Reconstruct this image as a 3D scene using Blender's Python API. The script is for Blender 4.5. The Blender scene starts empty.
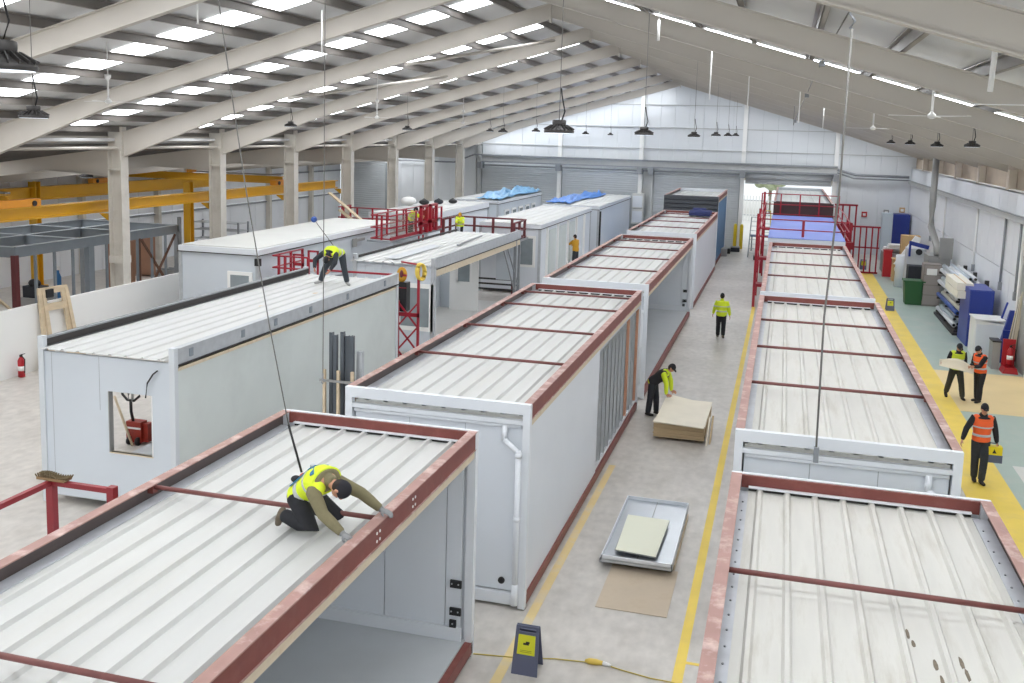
import bpy, math, random
from mathutils import Vector, Matrix
random.seed(7)
C = bpy.context.scene.collection
V = Vector
PI = math.pi

# ------------------------------------------------------------------ materials
def lin(c):
    return tuple((x/12.92 if x <= .04045 else ((x+.055)/1.055)**2.4) for x in c)
def rgb(h):
    return lin(tuple(int(h[i:i+2], 16)/255 for i in (0, 2, 4)))
MATS = {}
def mat(name, hexc, rough=.55, metal=0., var=0., scale=3., dirt=None, dirt_amt=.0, dirt_scale=2., stretch=(1, 1, 1), emit=0., bump=0., alpha=None, trans=0.):
    if name in MATS: return MATS[name]
    m = bpy.data.materials.new(name); m.use_nodes = True
    nt = m.node_tree; b = nt.nodes['Principled BSDF']
    col = rgb(hexc)
    b.inputs['Base Color'].default_value = (*col, 1)
    b.inputs['Roughness'].default_value = rough
    b.inputs['Metallic'].default_value = metal
    if trans: b.inputs['Transmission Weight'].default_value = trans
    if emit:
        b.inputs['Emission Color'].default_value = (*col, 1); b.inputs['Emission Strength'].default_value = emit
    if var or dirt or bump:
        tc = nt.nodes.new('ShaderNodeTexCoord'); mp = nt.nodes.new('ShaderNodeMapping')
        mp.inputs['Scale'].default_value = stretch
        nt.links.new(tc.outputs['Object'], mp.inputs['Vector'])
        last = None
        if var:
            n = nt.nodes.new('ShaderNodeTexNoise'); n.inputs['Scale'].default_value = scale; n.inputs['Detail'].default_value = 4
            nt.links.new(mp.outputs[0], n.inputs['Vector'])
            r = nt.nodes.new('ShaderNodeMapRange'); r.inputs[1].default_value = .3; r.inputs[2].default_value = .7
            r.inputs[3].default_value = 1-var; r.inputs[4].default_value = 1+var*.4
            nt.links.new(n.outputs['Fac'], r.inputs[0])
            mx = nt.nodes.new('ShaderNodeMix'); mx.data_type = 'RGBA'; mx.blend_type = 'MULTIPLY'; mx.inputs[0].default_value = 1
            mx.inputs[6].default_value = (*col, 1); nt.links.new(r.outputs[0], mx.inputs[7]); last = mx.outputs[2]
        if dirt:
            n = nt.nodes.new('ShaderNodeTexNoise'); n.inputs['Scale'].default_value = dirt_scale; n.inputs['Detail'].default_value = 6
            n.inputs['Roughness'].default_value = .65
            nt.links.new(mp.outputs[0], n.inputs['Vector'])
            r = nt.nodes.new('ShaderNodeMapRange'); r.inputs[1].default_value = .5; r.inputs[2].default_value = .72
            r.inputs[4].default_value = dirt_amt
            nt.links.new(n.outputs['Fac'], r.inputs[0])
            mx = nt.nodes.new('ShaderNodeMix'); mx.data_type = 'RGBA'
            nt.links.new(r.outputs[0], mx.inputs[0])
            if last: nt.links.new(last, mx.inputs[6])
            else: mx.inputs[6].default_value = (*col, 1)
            mx.inputs[7].default_value = (*rgb(dirt), 1); last = mx.outputs[2]
        if last: nt.links.new(last, b.inputs['Base Color'])
        if bump:
            n = nt.nodes.new('ShaderNodeTexNoise'); n.inputs['Scale'].default_value = scale*3
            nt.links.new(mp.outputs[0], n.inputs['Vector'])
            bp = nt.nodes.new('ShaderNodeBump'); bp.inputs['Strength'].default_value = bump
            nt.links.new(n.outputs['Fac'], bp.inputs['Height']); nt.links.new(bp.outputs[0], b.inputs['Normal'])
    MATS[name] = m
    return m

STEEL = mat('painted_steel', 'c9c3ba', .5, var=.05, scale=.6)
COLM = mat('column_steel', 'd6d1c8', .5, var=.06, scale=1.5, dirt='a89e90', dirt_amt=.35, dirt_scale=1.6)
PURL = mat('galvanised_purlin', '98928b', .35, .5, var=.12, scale=2)
ROOFIN = mat('roof_lining', 'd6d6d6', .5, var=.05, scale=.4)
SKYL = mat('rooflight_sheet', 'f8fbff', .4, emit=8.)
WALLW = mat('wall_cladding', 'e0e4e7', .45, var=.03, scale=.3)
WALLJ = mat('wall_joint', 'a5abaf', .5)
WALLR = mat('wall_right_cladding', 'e9ecf0', .4, var=.03, scale=.3)
BEIGE = mat('beige_render', 'b9aa98', .7, var=.12, scale=1.2)
SHUT = mat('roller_shutter', 'c9cdd0', .45, 0, var=.05, scale=1, bump=0)
GIRD = mat('grey_girder', 'bdbfbe', .45, 0, var=.06)
REDB = mat('red_oxide', '80443d', .5, var=.12, scale=4, dirt='9c6f66', dirt_amt=.25, dirt_scale=5)
REDT = mat('faded_red_oxide', 'af8a82', .6, var=.14, scale=3, dirt='dcc4be', dirt_amt=.9, dirt_scale=4)
REDTUBE = mat('red_tube', '7c4a46', .45, var=.15, scale=6)
REDG = mat('guard_red', 'a21f30', .4, var=.08, scale=5)
REDD = mat('dark_frame_red', '6a2f33', .5, var=.1, scale=5)
BLACKF = mat('dark_seal_and_shadow', '33302f', .6)
WHITEP = mat('white_powder_coat', 'e3e7ec', .35, var=.02, scale=1)
WHITEP2 = mat('white_panel', 'dfe4ea', .4, var=.025, scale=.8)
PANELG = mat('pale_green_panel', 'd0d7d5', .5, var=.05, scale=.9, dirt='b9bfbe', dirt_amt=.35, dirt_scale=.8)
PANELL = mat('pale_grey_panel', 'ced5dc', .42, var=.03, scale=.8)
SHEET = mat('roof_sheet', 'cdcecc', .5, var=.05, scale=1.2, stretch=(2.5, .25, 1), dirt='c9c8c2', dirt_amt=.55, dirt_scale=1.3)
SHEETD = mat('stained_roof_sheet', 'd3d2cc', .4, var=.1, scale=1.6, stretch=(3, .35, 1), dirt='a8a397', dirt_amt=.6, dirt_scale=1.6)
FLASH = mat('zinc_flashing', 'c7cbd2', .4, .15, var=.12, scale=4)
GALV = mat('galvanised', 'bfc3c7', .42, .3, var=.1, scale=6)
GALVD = mat('dull_galvanised', '94989c', .45, .25, var=.1, scale=6)
BLUESTEEL = mat('grey_blue_steel', '8b949c', .5, 0, var=.08, scale=3)
TIMB = mat('raw_timber', 'd6c3a6', .7, var=.14, scale=6, stretch=(1, .3, 1))
CREAM = mat('cream_batten', 'dacdb4', .65, var=.1, scale=5, dirt='b59d7a', dirt_amt=.5, dirt_scale=5)
PLY = mat('pale_plywood', 'f0e8d6', .6, var=.05, scale=2)
PLYE = mat('plywood_edge', 'c7b08c', .7, var=.12, scale=20, stretch=(.2, .2, 4))
DECK = mat('grey_deck', 'c1c5c8', .45, var=.05, scale=1.5)
YELB = mat('crane_yellow', 'dba722', .4, var=.06, scale=1)
YELP = mat('floor_yellow', 'f3d55e', .55, var=.08, scale=1.2, dirt='d8bf7a', dirt_amt=.4, dirt_scale=2)
YELF = mat('worn_floor_yellow', 'e6cf95', .6, var=.1, scale=1.5, dirt='cfc8ba', dirt_amt=.9, dirt_scale=1.5)
TANP = mat('tan_floor_paint', 'e6cf9c', .6, var=.06, scale=.8)
BLUP = mat('lilac_shade', '6f86d8', .4, var=.07, scale=.5, dirt='8fa2e2', dirt_amt=.8, dirt_scale=.5)
TARP = mat('blue_tarpaulin', '4b86d6', .35, var=.12, scale=2, bump=.3)
TARPL = mat('light_blue_tarpaulin', '7db4dc', .35, var=.12, scale=2, bump=.3)
NAVY = mat('navy_cloth', '2c3568', .7, var=.15, scale=5, bump=.4)
BLUEC = mat('cobalt_locker', '263a8e', .35, var=.05)
BLUED = mat('cobalt_locker_side', '2b3f97', .4, var=.05)
BLUEM5 = mat('steel_blue_cladding', '3f7fb5', .45, var=.06, scale=1.2)
DKGREY = mat('anthracite_cladding', '4a4d52', .5, var=.05)
BROWN = mat('brown_cladding', '4a3434', .5, var=.06)
BLACK = mat('black_rubber', '1c1c1e', .5)
DARKC = mat('dark_cloth', '25262b', .85, var=.2, scale=14)
DARKC2 = mat('charcoal_cloth', '34373d', .85, var=.15, scale=14)
OLIVE = mat('olive_fleece', '80795c', .9, var=.1, scale=16)
HIVY = mat('hi_vis_yellow', 'e2f532', .7, var=.06, scale=8)
HIVO = mat('hi_vis_orange', 'fb6a33', .7, var=.06, scale=8)
OCHRE = mat('ochre_cloth', 'cf9a2c', .8, var=.08, scale=8)
REFL = mat('reflective_tape', 'c4c8cc', .35)
STRAPB = mat('blue_webbing', '2f7aa6', .6)
SKIN = mat('skin', 'c99478', .55, var=.05, scale=10)
GLOVE = mat('grey_glove', '8b8d8f', .8, var=.1, scale=20)
BOOT = mat('tan_boot', '6d6253', .8, var=.15, scale=15)
BOOTD = mat('dark_boot', '2c2826', .7)
LAMPM = mat('lamp_housing', '4c4a49', .45, .4, var=.08, scale=20)
LENS = mat('lamp_lens', 'eef4ff', .3, emit=1.2)
WHITE = mat('white_paint', 'f0f0ee', .4)
GREYM = mat('mid_grey', '9a9a98', .5, var=.05)
GREEND = mat('green_bin_plastic', '2b5e35', .5)
REDP = mat('red_plastic', 'b3222c', .35)
CARD = mat('cardboard', 'c9a778', .8, var=.08)
PAPER = mat('paper', 'ddd3bd', .7, var=.03)
GLASS = mat('window_glass', '8e979b', .12, .0, var=.1, scale=3)
WIRE = mat('steel_wire', '74736f', .5)
STUDM = mat('light_stud', 'd3d7da', .4, .1, var=.08, scale=5)
PEACH = mat('peach_timber', 'd8a184', .6, var=.1, scale=5)

# ------------------------------------------------------------------ mesh builder
class MB:
    def __init__(s): s.v = []; s.f = []; s.m = []; s.mats = []; s.smooth = []
    def mi(s, m):
        if m not in s.mats: s.mats.append(m)
        return s.mats.index(m)
    def face(s, idx, m, sm=False): s.f.append(idx); s.m.append(s.mi(m)); s.smooth.append(sm)
    def box(s, x0, x1, y0, y1, z0, z1, m):
        if x0 > x1: x0, x1 = x1, x0
        if y0 > y1: y0, y1 = y1, y0
        if z0 > z1: z0, z1 = z1, z0
        b = len(s.v)
        s.v += [(x0, y0, z0), (x1, y0, z0), (x1, y1, z0), (x0, y1, z0), (x0, y0, z1), (x1, y0, z1), (x1, y1, z1), (x0, y1, z1)]
        for q in ((3, 2, 1, 0), (4, 5, 6, 7), (0, 1, 5, 4), (1, 2, 6, 5), (2, 3, 7, 6), (3, 0, 4, 7)):
            s.face([b+i for i in q], m)
        return s
    def bar(s, a, b, w, h, m, up=(0, 0, 1)):
        a = V(a); b = V(b); d = (b-a).normalized(); u = V(up)
        if abs(d.dot(u)) > .98: u = V((0, 1, 0))
        r = d.cross(u).normalized(); u = r.cross(d).normalized()
        k = len(s.v)
        for p in (a, b):
            for sx, sz in ((-1, -1), (1, -1), (1, 1), (-1, 1)):
                s.v.append(tuple(p+r*sx*w/2+u*sz*h/2))
        for q in ((0, 1, 2, 3), (7, 6, 5, 4), (0, 4, 5, 1), (1, 5, 6, 2), (2, 6, 7, 3), (3, 7, 4, 0)):
            s.face([k+i for i in q], m)
        return s
    def tube(s, pts, r, m, n=8, cap=True):
        pts = [V(p) for p in pts]; rings = []
        ref = V((0, 0, 1))
        for i, p in enumerate(pts):
            d = (pts[min(i+1, len(pts)-1)]-pts[max(i-1, 0)]).normalized()
            q = ref if abs(d.dot(ref)) < .95 else V((1, 0, 0))
            a = d.cross(q).normalized(); c = a.cross(d).normalized()
            rr = r[i] if isinstance(r, (list, tuple)) else r
            k = len(s.v); rings.append(k)
            for j in range(n):
                t = 2*PI*j/n
                s.v.append(tuple(p+a*math.cos(t)*rr+c*math.sin(t)*rr))
        for i in range(len(rings)-1):
            for j in range(n):
                s.face([rings[i]+j, rings[i]+(j+1) % n, rings[i+1]+(j+1) % n, rings[i+1]+j], m, True)
        if cap:
            s.face([rings[0]+j for j in range(n)][::-1], m); s.face([rings[-1]+j for j in range(n)], m)
        return s
    def loft(s, rings, m, cap=True, sm=True):
        n = len(rings[0]); ks = []
        for r in rings:
            ks.append(len(s.v)); s.v += [tuple(p) for p in r]
        for i in range(len(ks)-1):
            for j in range(n):
                s.face([ks[i]+j, ks[i]+(j+1) % n, ks[i+1]+(j+1) % n, ks[i+1]+j], m, sm)
        if cap:
            s.face([ks[0]+j for j in range(n)][::-1], m); s.face([ks[-1]+j for j in range(n)], m)
        return s
    def lathe(s, c, prof, m, n=20, axis='z'):
        rings = []
        for r, z in prof:
            ring = []
            for j in range(n):
                t = 2*PI*j/n
                if axis == 'z': p = (c[0]+r*math.cos(t), c[1]+r*math.sin(t), c[2]+z)
                elif axis == 'y': p = (c[0]+r*math.cos(t), c[1]+z, c[2]+r*math.sin(t))
                else: p = (c[0]+z, c[1]+r*math.cos(t), c[2]+r*math.sin(t))
                ring.append(p)
            rings.append(ring)
        return s.loft(rings, m)
    def prism(s, poly, axis, a, b, m):
        """poly: 2D points; axis 'y': poly in (x,z) extruded y a..b; 'x': (y,z); 'z': (x,y)"""
        def P(p, t):
            return (p[0], t, p[1]) if axis == 'y' else ((t, p[0], p[1]) if axis == 'x' else (p[0], p[1], t))
        k = len(s.v); n = len(poly)
        s.v += [P(p, a) for p in poly]+[P(p, b) for p in poly]
        s.face([k+i for i in range(n)], m); s.face([k+n+i for i in range(n)][::-1], m)
        for i in range(n):
            s.face([k+i, k+n+i, k+n+(i+1) % n, k+(i+1) % n], m)
        return s
    def ell(s, c, rx, ry, rz, m, R=None, nu=14, nv=9):
        c = V(c); rings = []
        for i in range(nv+1):
            ph = -PI/2+PI*i/nv; cr = max(math.cos(ph), .02)
            ring = []
            for j in range(nu):
                t = 2*PI*j/nu
                p = V((rx*cr*math.cos(t), ry*cr*math.sin(t), rz*math.sin(ph)))
                if R is not None: p = R @ p
                ring.append(c+p)
            rings.append(ring)
        return s.loft(rings, m)
    def build(s, name, parent=None, fix=False, voxel=None, smooth=0):
        me = bpy.data.meshes.new(name); me.from_pydata(s.v, [], s.f)
        for m in s.mats: me.materials.append(m)
        for p, mi, sm in zip(me.polygons, s.m, s.smooth): p.material_index = mi; p.use_smooth = sm
        import bmesh
        bm = bmesh.new(); bm.from_mesh(me); bmesh.ops.recalc_face_normals(bm, faces=bm.faces); bm.to_mesh(me); bm.free()
        me.update()
        o = bpy.data.objects.new(name, me); C.objects.link(o)
        if voxel:
            r = o.modifiers.new('r', 'REMESH'); r.mode = 'VOXEL'; r.voxel_size = voxel; r.use_smooth_shade = True
            if smooth:
                q = o.modifiers.new('s', 'SMOOTH'); q.factor = .5; q.iterations = smooth
            dg = bpy.context.evaluated_depsgraph_get(); dg.update()
            nm = bpy.data.meshes.new_from_object(o.evaluated_get(dg))
            o.modifiers.clear(); o.data = nm; nm.name = name
            if not nm.materials:
                for m in s.mats: nm.materials.append(m)
        if parent is not None:
            o.parent = parent; o.matrix_parent_inverse = Matrix.Translation(-parent.location) if parent.type == 'EMPTY' and parent.parent is None else Matrix()
        return o

def thing(name, label, cat, loc, group=None, kind=None):
    o = bpy.data.objects.new(name, None); C.objects.link(o); o.location = loc
    o.empty_display_size = .1
    o['label'] = label; o['category'] = cat
    if group: o['group'] = group
    if kind: o['kind'] = kind
    return o
def tag(o, label=None, cat=None, group=None, kind=None):
    if label: o['label'] = label
    if cat: o['category'] = cat
    if group: o['group'] = group
    if kind: o['kind'] = kind
    return o
def B(x0, x1, y0, y1, z0, z1, m): return MB().box(x0, x1, y0, y1, z0, z1, m)
def sub(mb, name, parent):   # a sub-part: its parent is a mesh child sitting in world coordinates
    o = mb.build(name); o.parent = parent
    return o

# ------------------------------------------------------------------ the hall
YB = 71.5; XR = 8.2; XC = -22.1; XL = -33.8; RX = -7.0; ZR = 11.68; SL = .282
YF = -6.0
def zroof(x): return ZR-SL*abs(x-RX)
EL = zroof(XC)
def zlean(x): return 6.95-.14*(XC-x)

def floor_material():
    m = bpy.data.materials.new('concrete_floor'); m.use_nodes = True
    nt = m.node_tree; b = nt.nodes['Principled BSDF']; L = nt.links.new
    tc = nt.nodes.new('ShaderNodeTexCoord')
    def noise(sc, det, stretch=(1, 1, 1)):
        mp = nt.nodes.new('ShaderNodeMapping'); mp.inputs['Scale'].default_value = stretch
        n = nt.nodes.new('ShaderNodeTexNoise'); n.inputs['Scale'].default_value = sc; n.inputs['Detail'].default_value = det
        L(tc.outputs['Object'], mp.inputs[0]); L(mp.outputs[0], n.inputs['Vector']); return n
    n1 = noise(.35, 5); n2 = noise(5.5, 10, (1, .6, 1)); n3 = noise(1.7, 9, (1.4, 1, 1))
    cr = nt.nodes.new('ShaderNodeValToRGB'); e = cr.color_ramp.elements
    e[0].position = .35; e[0].color = (*rgb('c3beb7'), 1); e[1].position = .68; e[1].color = (*rgb('d5d0c9'), 1)
    L(n1.outputs['Fac'], cr.inputs[0])
    r2 = nt.nodes.new('ShaderNodeMapRange'); r2.inputs[1].default_value = .3; r2.inputs[2].default_value = .7; r2.inputs[3].default_value = .86; r2.inputs[4].default_value = 1.06
    L(n2.outputs['Fac'], r2.inputs[0])
    mx = nt.nodes.new('ShaderNodeMix'); mx.data_type = 'RGBA'; mx.blend_type = 'MULTIPLY'; mx.inputs[0].default_value = 1
    L(cr.outputs[0], mx.inputs[6]); L(r2.outputs[0], mx.inputs[7])
    r3 = nt.nodes.new('ShaderNodeMapRange'); r3.inputs[1].default_value = .5; r3.inputs[2].default_value = .8; r3.inputs[4].default_value = .45
    L(n3.outputs['Fac'], r3.inputs[0])
    m2 = nt.nodes.new('ShaderNodeMix'); m2.data_type = 'RGBA'; L(r3.outputs[0], m2.inputs[0]); L(mx.outputs[2], m2.inputs[6])
    m2.inputs[7].default_value = (*rgb('a59e94'), 1)
    L(m2.outputs[2], b.inputs['Base Color']); b.inputs['Roughness'].default_value = .38
    return m
tag(B(XL-.3, XR+.2, YF, YB+.2, -.2, 0, floor_material()).build('floor'), 'worn pale grey concrete floor of the hall', kind='structure')
GREENP = mat('green_floor_paint', 'a9bab2', .4, var=.06, scale=.8, dirt='c3c2bb', dirt_amt=.5, dirt_scale=.9)
tag(B(5.3, XR, YF, 61, 0, .004, GREENP).build('floor_paint'), 'grey green painted floor strip along the right wall', kind='structure')
tag(B(4.25, 5.3, YF, 61.2, .0, .008, YELP).build('floor_band'), 'broad yellow painted walkway band on the floor', kind='structure')
tag(B(5.3, XR, 30.2, 35.6, .004, .009, TANP).build('floor_paint_patch'), 'tan painted floor rectangle crossing the walkway', kind='structure')
tag(B(-1.1, -.95, YF, 46, 0, .004, YELP).build('floor_line'), 'thin bright yellow line beside the right row of units', kind='structure')
tag(B(-3.53, -3.38, YF, 22, 0, .004, YELF).build('floor_line'), 'worn faded yellow line beside the left row of units', kind='structure')
tag(B(-.95, -.72, 13.7, 13.77, 0, .004, YELP).build('floor_tick'), 'short yellow mark joining the bright line', kind='structure')
tag(B(5.7, 7.2, 23.2, 25.3, .004, .007, mat('pale_patch', 'd8d8d4', .5, var=.05)).build('floor_patch'), 'pale grey rectangle on the green floor', kind='structure')

# walls
def boards(mb, axis, a0, a1, z0, z1, pos, t, m, mj, step, gap=.02, sgn=1):
    """cladding boards with real joints; axis 'x': spans x at y=pos"""
    x = a0
    if axis == 'x': mb.box(a0, a1, pos+sgn*t*.5, pos+sgn*t*1.5, z0, z1, mj)
    else: mb.box(pos+sgn*t*.5, pos+sgn*t*1.5, a0, a1, z0, z1, mj)
    while x < a1-.01:
        e = min(x+step, a1)
        if axis == 'x': mb.box(x+gap/2, e-gap/2, pos, pos+sgn*t, z0, z1, m)
        else: mb.box(pos, pos+sgn*t, x+gap/2, e-gap/2, z0, z1, m)
        x = e
# back wall gable: stepped columns of cladding cut to roof slope
mb = MB()
def gable_strip(x0, x1, z0):
    poly = [(x0, z0), (x1, z0), (x1, zroof(x1)), (x0, zroof(x0))]
    if x0 < RX < x1: poly = [(x0, z0), (x1, z0), (x1, zroof(x1)), (RX, ZR), (x0, zroof(x0))]
    mb.prism(poly, 'y', YB, YB+.1, WALLW)
x = XC
while x < XR-.01:
    e = min(x+1.02, XR)
    z0 = 0. if not (x > -22.3 and x < 3.2) else 5.1
    if x > 3.0: z0 = 0.
    if x < 3.15 < e: gable_strip(x+.01, 3.15, 5.1); x = 3.15; continue
    gable_strip(x+.006, e-.006, z0); x = e
mb.prism([(XC, 5.1), (3.15, 5.1), (XR, 5.1), (XR, zroof(XR)), (RX, ZR), (XC, EL)], 'y', YB+.1, YB+.2, WALLJ)
mb.box(3.15, XR, YB+.1, YB+.2, 0, 5.1, WALLJ)
mb.box(XC, -2.9, YB+.12, YB+.2, 0, 5.1, WALLJ).box(-10.4, -9.0, YB, YB+.1, 0, 5.1, GIRD).box(XR, XR+.4, YB, YB+.1, 0, 7.6, WALLW)
x = XL
while x < XC-.6:
    e = min(x+1.02, XC)
    z0 = 0. if x > -30.2 else 5.0
    mb.prism([(x+.008, z0), (e-.008, z0), (e-.008, zlean(e)), (x+.008, zlean(x))], 'y', YB, YB+.1, WALLW); x = e
mb.prism([(XL, 0), (XC, 0), (XC, zlean(XC)), (XL, zlean(XL))], 'y', YB+.1, YB+.2, WALLJ)
tag(mb.build('wall_back'), 'white clad gable wall at the far end of the hall', kind='structure')

mb = MB()
for z in (6.78, 8.3): mb.bar((XC, YB-.04, z), (XR if z < 7 else RX+11.5, YB-.04, z), .08, .05, GIRD)
mb.bar((-13.4, YB-.04, 9.9), (-3.2, YB-.04, 9.9), .06, .05, GIRD)
tag(mb.build('trim_1'), 'thin grey horizontal cladding joints on the gable wall', kind='structure')
for i, (x, zt, lab) in enumerate([(-22.3, 7, 'grey post at the left end of the shutters'), (-16.1, 9.1, 'white gable post over the second grey shutter joint'), (-10.1, 10.9, 'left of the two posts flanking the wall boxes'),
                              (-9.3, 5.6, 'short grey post just right of the wall boxes'), (-2.9, 10.6, 'white gable post on the left of the open doorway'), (3.3, 8.7, 'white gable post on the right of the open doorway')]):
    tag(B(x-.14, x+.14, YB-.28, YB, 0, zt, WHITE if zt > 7 else GIRD).build('wall_post'), lab, 'post', kind='structure')
# roller shutters (closed) with slats
def shutter(x0, x1, z0, z1, lab, y=YB-.02, n='door'):
    mb = MB(); z = z0
    while z < z1-.01:
        e = min(z+.16, z1)
        mb.prism([(y+.03, z), (y-.005, z+.03), (y-.005, e-.03), (y+.03, e), (y+.08, e), (y+.08, z)], 'x', x0, x1, SHUT); z = e
    return tag(mb.build(n), lab, kind='structure')
shutter(-22.1, -16.3, 0, 5.1, 'grey roller shutter nearest the left columns', n='door_1')
shutter(-15.9, -10.3, 0, 5.1, 'grey roller shutter behind the tarpaulin covered cabins', n='door_2')
shutter(-9.1, -3.1, 0, 5.1, 'grey roller shutter behind the blue and anthracite unit', n='door_3')
shutter(-33.4, -30.0, 0, 5.2, 'grey shutter at the end of the side bay', n='door_4')
shutter(-2.7, 3.1, 4.55, 5.1, 'raised roller shutter above the open doorway', n='door_5')
tag(MB().lathe((-2.75, YB-.24, 5.15), [(.05, 0), (.2, .02), (.2, 5.85), (.05, 5.9)], SHUT, 18, 'x').build('door_roll'), 'rolled up shutter drum above the doorway', 'shutter drum')
# girder rails across the gable
t = thing('wall_girder', 'long grey double rail running across the gable wall above the shutters', 'girder', (-9, YB-.6, 5.3), kind='structure')
mb = MB().box(-22, 3.4, YB-.75, YB-.45, 5.86, 5.98, GALVD).box(-22, 3.4, YB-.64, YB-.56, 5.5, 5.86, GIRD).box(-22, 3.4, YB-.75, YB-.45, 5.4, 5.5, GALVD)
mb.build('rail', t)
MB().box(-22, 3.4, YB-.4, YB-.2, 5.12, 5.24, GALVD).build('lower_rail', t)
for x in (-22.1, -16.1, -10.1, -9.3, -2.9, 3.35):
    B(x-.18, x+.18, YB-.8, YB-.1, 4.95, 5.4, GALVD).build('bracket', t)
mb = MB().tube([(3.4, YB-.6, 5.75), (4.6, YB-.6, 5.45), (8.0, YB-.6, 5.42)], .09, GALVD).tube([(3.4, YB-.5, 5.55), (4.5, YB-.5, 5.2), (8.0, YB-.5, 5.2)], .05, GALVD)
tag(mb.build('pipe_run'), 'grey pipes continuing from the girder to the right corner', 'pipe')
tag(MB().tube([(-24.2, YB-.5, 5.3), (-22.6, YB-.5, 5.95), (-19, YB-.5, 5.95)], .06, GALVD).tube([(-29, YB-.5, 5.3), (-24.2, YB-.5, 5.3)], .06, GALVD).build('pipe_run'), 'grey pipe stepping up to the girder behind the left columns', 'pipe')

# right wall
mb = MB()
boards(mb, 'y', YF, YB, .0, 3.0, XR, .1, WALLR, WALLJ, 1.52, .025)
boards(mb, 'y', YF, YB, 3.03, 6.0, XR, .1, WALLR, WALLJ, 1.52, .025)
mb.box(XR, XR+.1, YF, YB, 6.0, 6.05, WHITE)
mb.box(XR+.25, XR+.35, YF, YB, 6.0, 7.4, BEIGE)
mb.box(XR, XR+.35, YF, YB, 5.95, 6.0, WHITE)
tag(mb.build('wall_right'), 'white panelled long wall on the right with a beige band above', kind='structure')
t = thing('wall_rail', 'long grey steel rail running along the right wall', 'rail', (XR-.1, 30, 5.1), kind='structure')
MB().box(XR-.22, XR-.02, YF, YB-.4, 4.98, 5.2, GIRD).box(XR-.26, XR-.2, YF, YB-.4, 5.2, 5.24, GALVD).build('rail', t)
for i in range(12):
    y = 4.4+6.15*i
    if y < YB-1:
        tag(B(XR-.04, XR+.24, y-.22, y+.22, 6.0, 6.75, mat('stanchion', 'd3c9bb', .6)).build('wall_stub'), 'pale steel stub post in the beige band above the right wall', 'post', 'stub posts in the beige wall band', 'structure')
for y, lab in [(60, 'thin white conduit on the right wall, farthest of the set'), (55.5, 'thin white conduit just past the grey flue'), (46.5, 'thin white conduit above the racking'), (40.8, 'thin grey conduit above the blue locker'), (38.2, 'grey conduit in front of the light panel edge')]:
    mb = MB().tube([(XR-.06, y, 2.3), (XR-.06, y, 5.0)], .045, WHITE if 'white' in lab else GALVD)
    mb.box(XR-.12, XR, y-.07, y+.07, 2.2, 2.5, GALVD)
    tag(mb.build('conduit'), lab, 'conduit')
t = thing('door_frame', 'pale doorway frame at the right wall edge beyond the extinguisher', 'door frame', (XR-.05, 36.7, 0))
B(XR-.16, XR-.02, 37.3, 37.5, 0, 4.9, WHITE).build('jamb', t)
B(XR-.16, XR-.02, 35.2, 35.4, 0, 4.9, WHITE).build('jamb', t)
B(XR-.1, XR-.02, 35.4, 37.3, 0, 4.6, GREYM).build('door_leaf', t)

# left bay
mb = MB(); boards(mb, 'y', YF, YB, 0, 2.6, XL, .1, WALLR, WALLJ, 3.07, .03, -1); boards(mb, 'y', YF, YB, 2.64, 5.3, XL, .1, WALLR, WALLJ, 3.07, .03, -1)
tag(mb.build('wall_left'), 'white clad long wall of the side bay', kind='structure')
mb = MB()
for z in (2.5, 4.3): mb.box(XL, XL+.12, YF, YB, z, z+.09, GALVD)
tag(mb.build('trim_2'), 'grey horizontal sheeting rails on the side bay wall', kind='structure')
tag(B(-21.84, -21.7, 14, 42.5, 0, 2.03, WHITE).build('wall_low'), 'low white partition wall between hall and side bay', kind='structure')
tag(B(-22.4, -22.2, 42.6, 47, 0, 2.4, WHITE).build('wall_low_far'), 'short white partition wall behind the far grey cabin', kind='structure')
for i in range(12):
    y = 4.47+6.165*i
    tag(MB().box(XL+.02, XL+.34, y-.12, y+.12, 0, 5.1, COLM).build('wall_column'), 'pale steel stanchion against the side bay wall', 'column', 'stanchions along the side bay wall', 'structure')

# roof sheets
mb = MB()
for s in (-1, 1):
    xe = XC if s < 0 else XR+.3
    a = (RX, ZR); b = (xe, zroof(xe))
    mb.prism([a, b, (b[0], b[1]+.12), (a[0], a[1]+.12)], 'y', YF, YB+.1, ROOFIN)
tag(mb.build('ceiling'), 'pale grey sheeted underside of the pitched roof', kind='structure')
mb = MB().prism([(XC, 6.95), (XL-.1, zlean(XL-.1)), (XL-.1, zlean(XL)+.1), (XC, 7.05)], 'y', YF, YB+.1, ROOFIN)
tag(mb.build('ceiling_side_bay'), 'grey sheeted underside of the side bay roof', kind='structure')

mb = B(XC-.36, XC-.32, YF, YB, 6.9, 7.75, mat('shaded_valley_sheet', '77726c', .6, var=.1))  # shade under the eave is put into this dark grey
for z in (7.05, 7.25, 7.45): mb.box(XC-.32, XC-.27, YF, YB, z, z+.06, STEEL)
tag(mb.build('trim_3'), 'dark sheeted step between the main roof and side bay roof', kind='structure')
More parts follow.
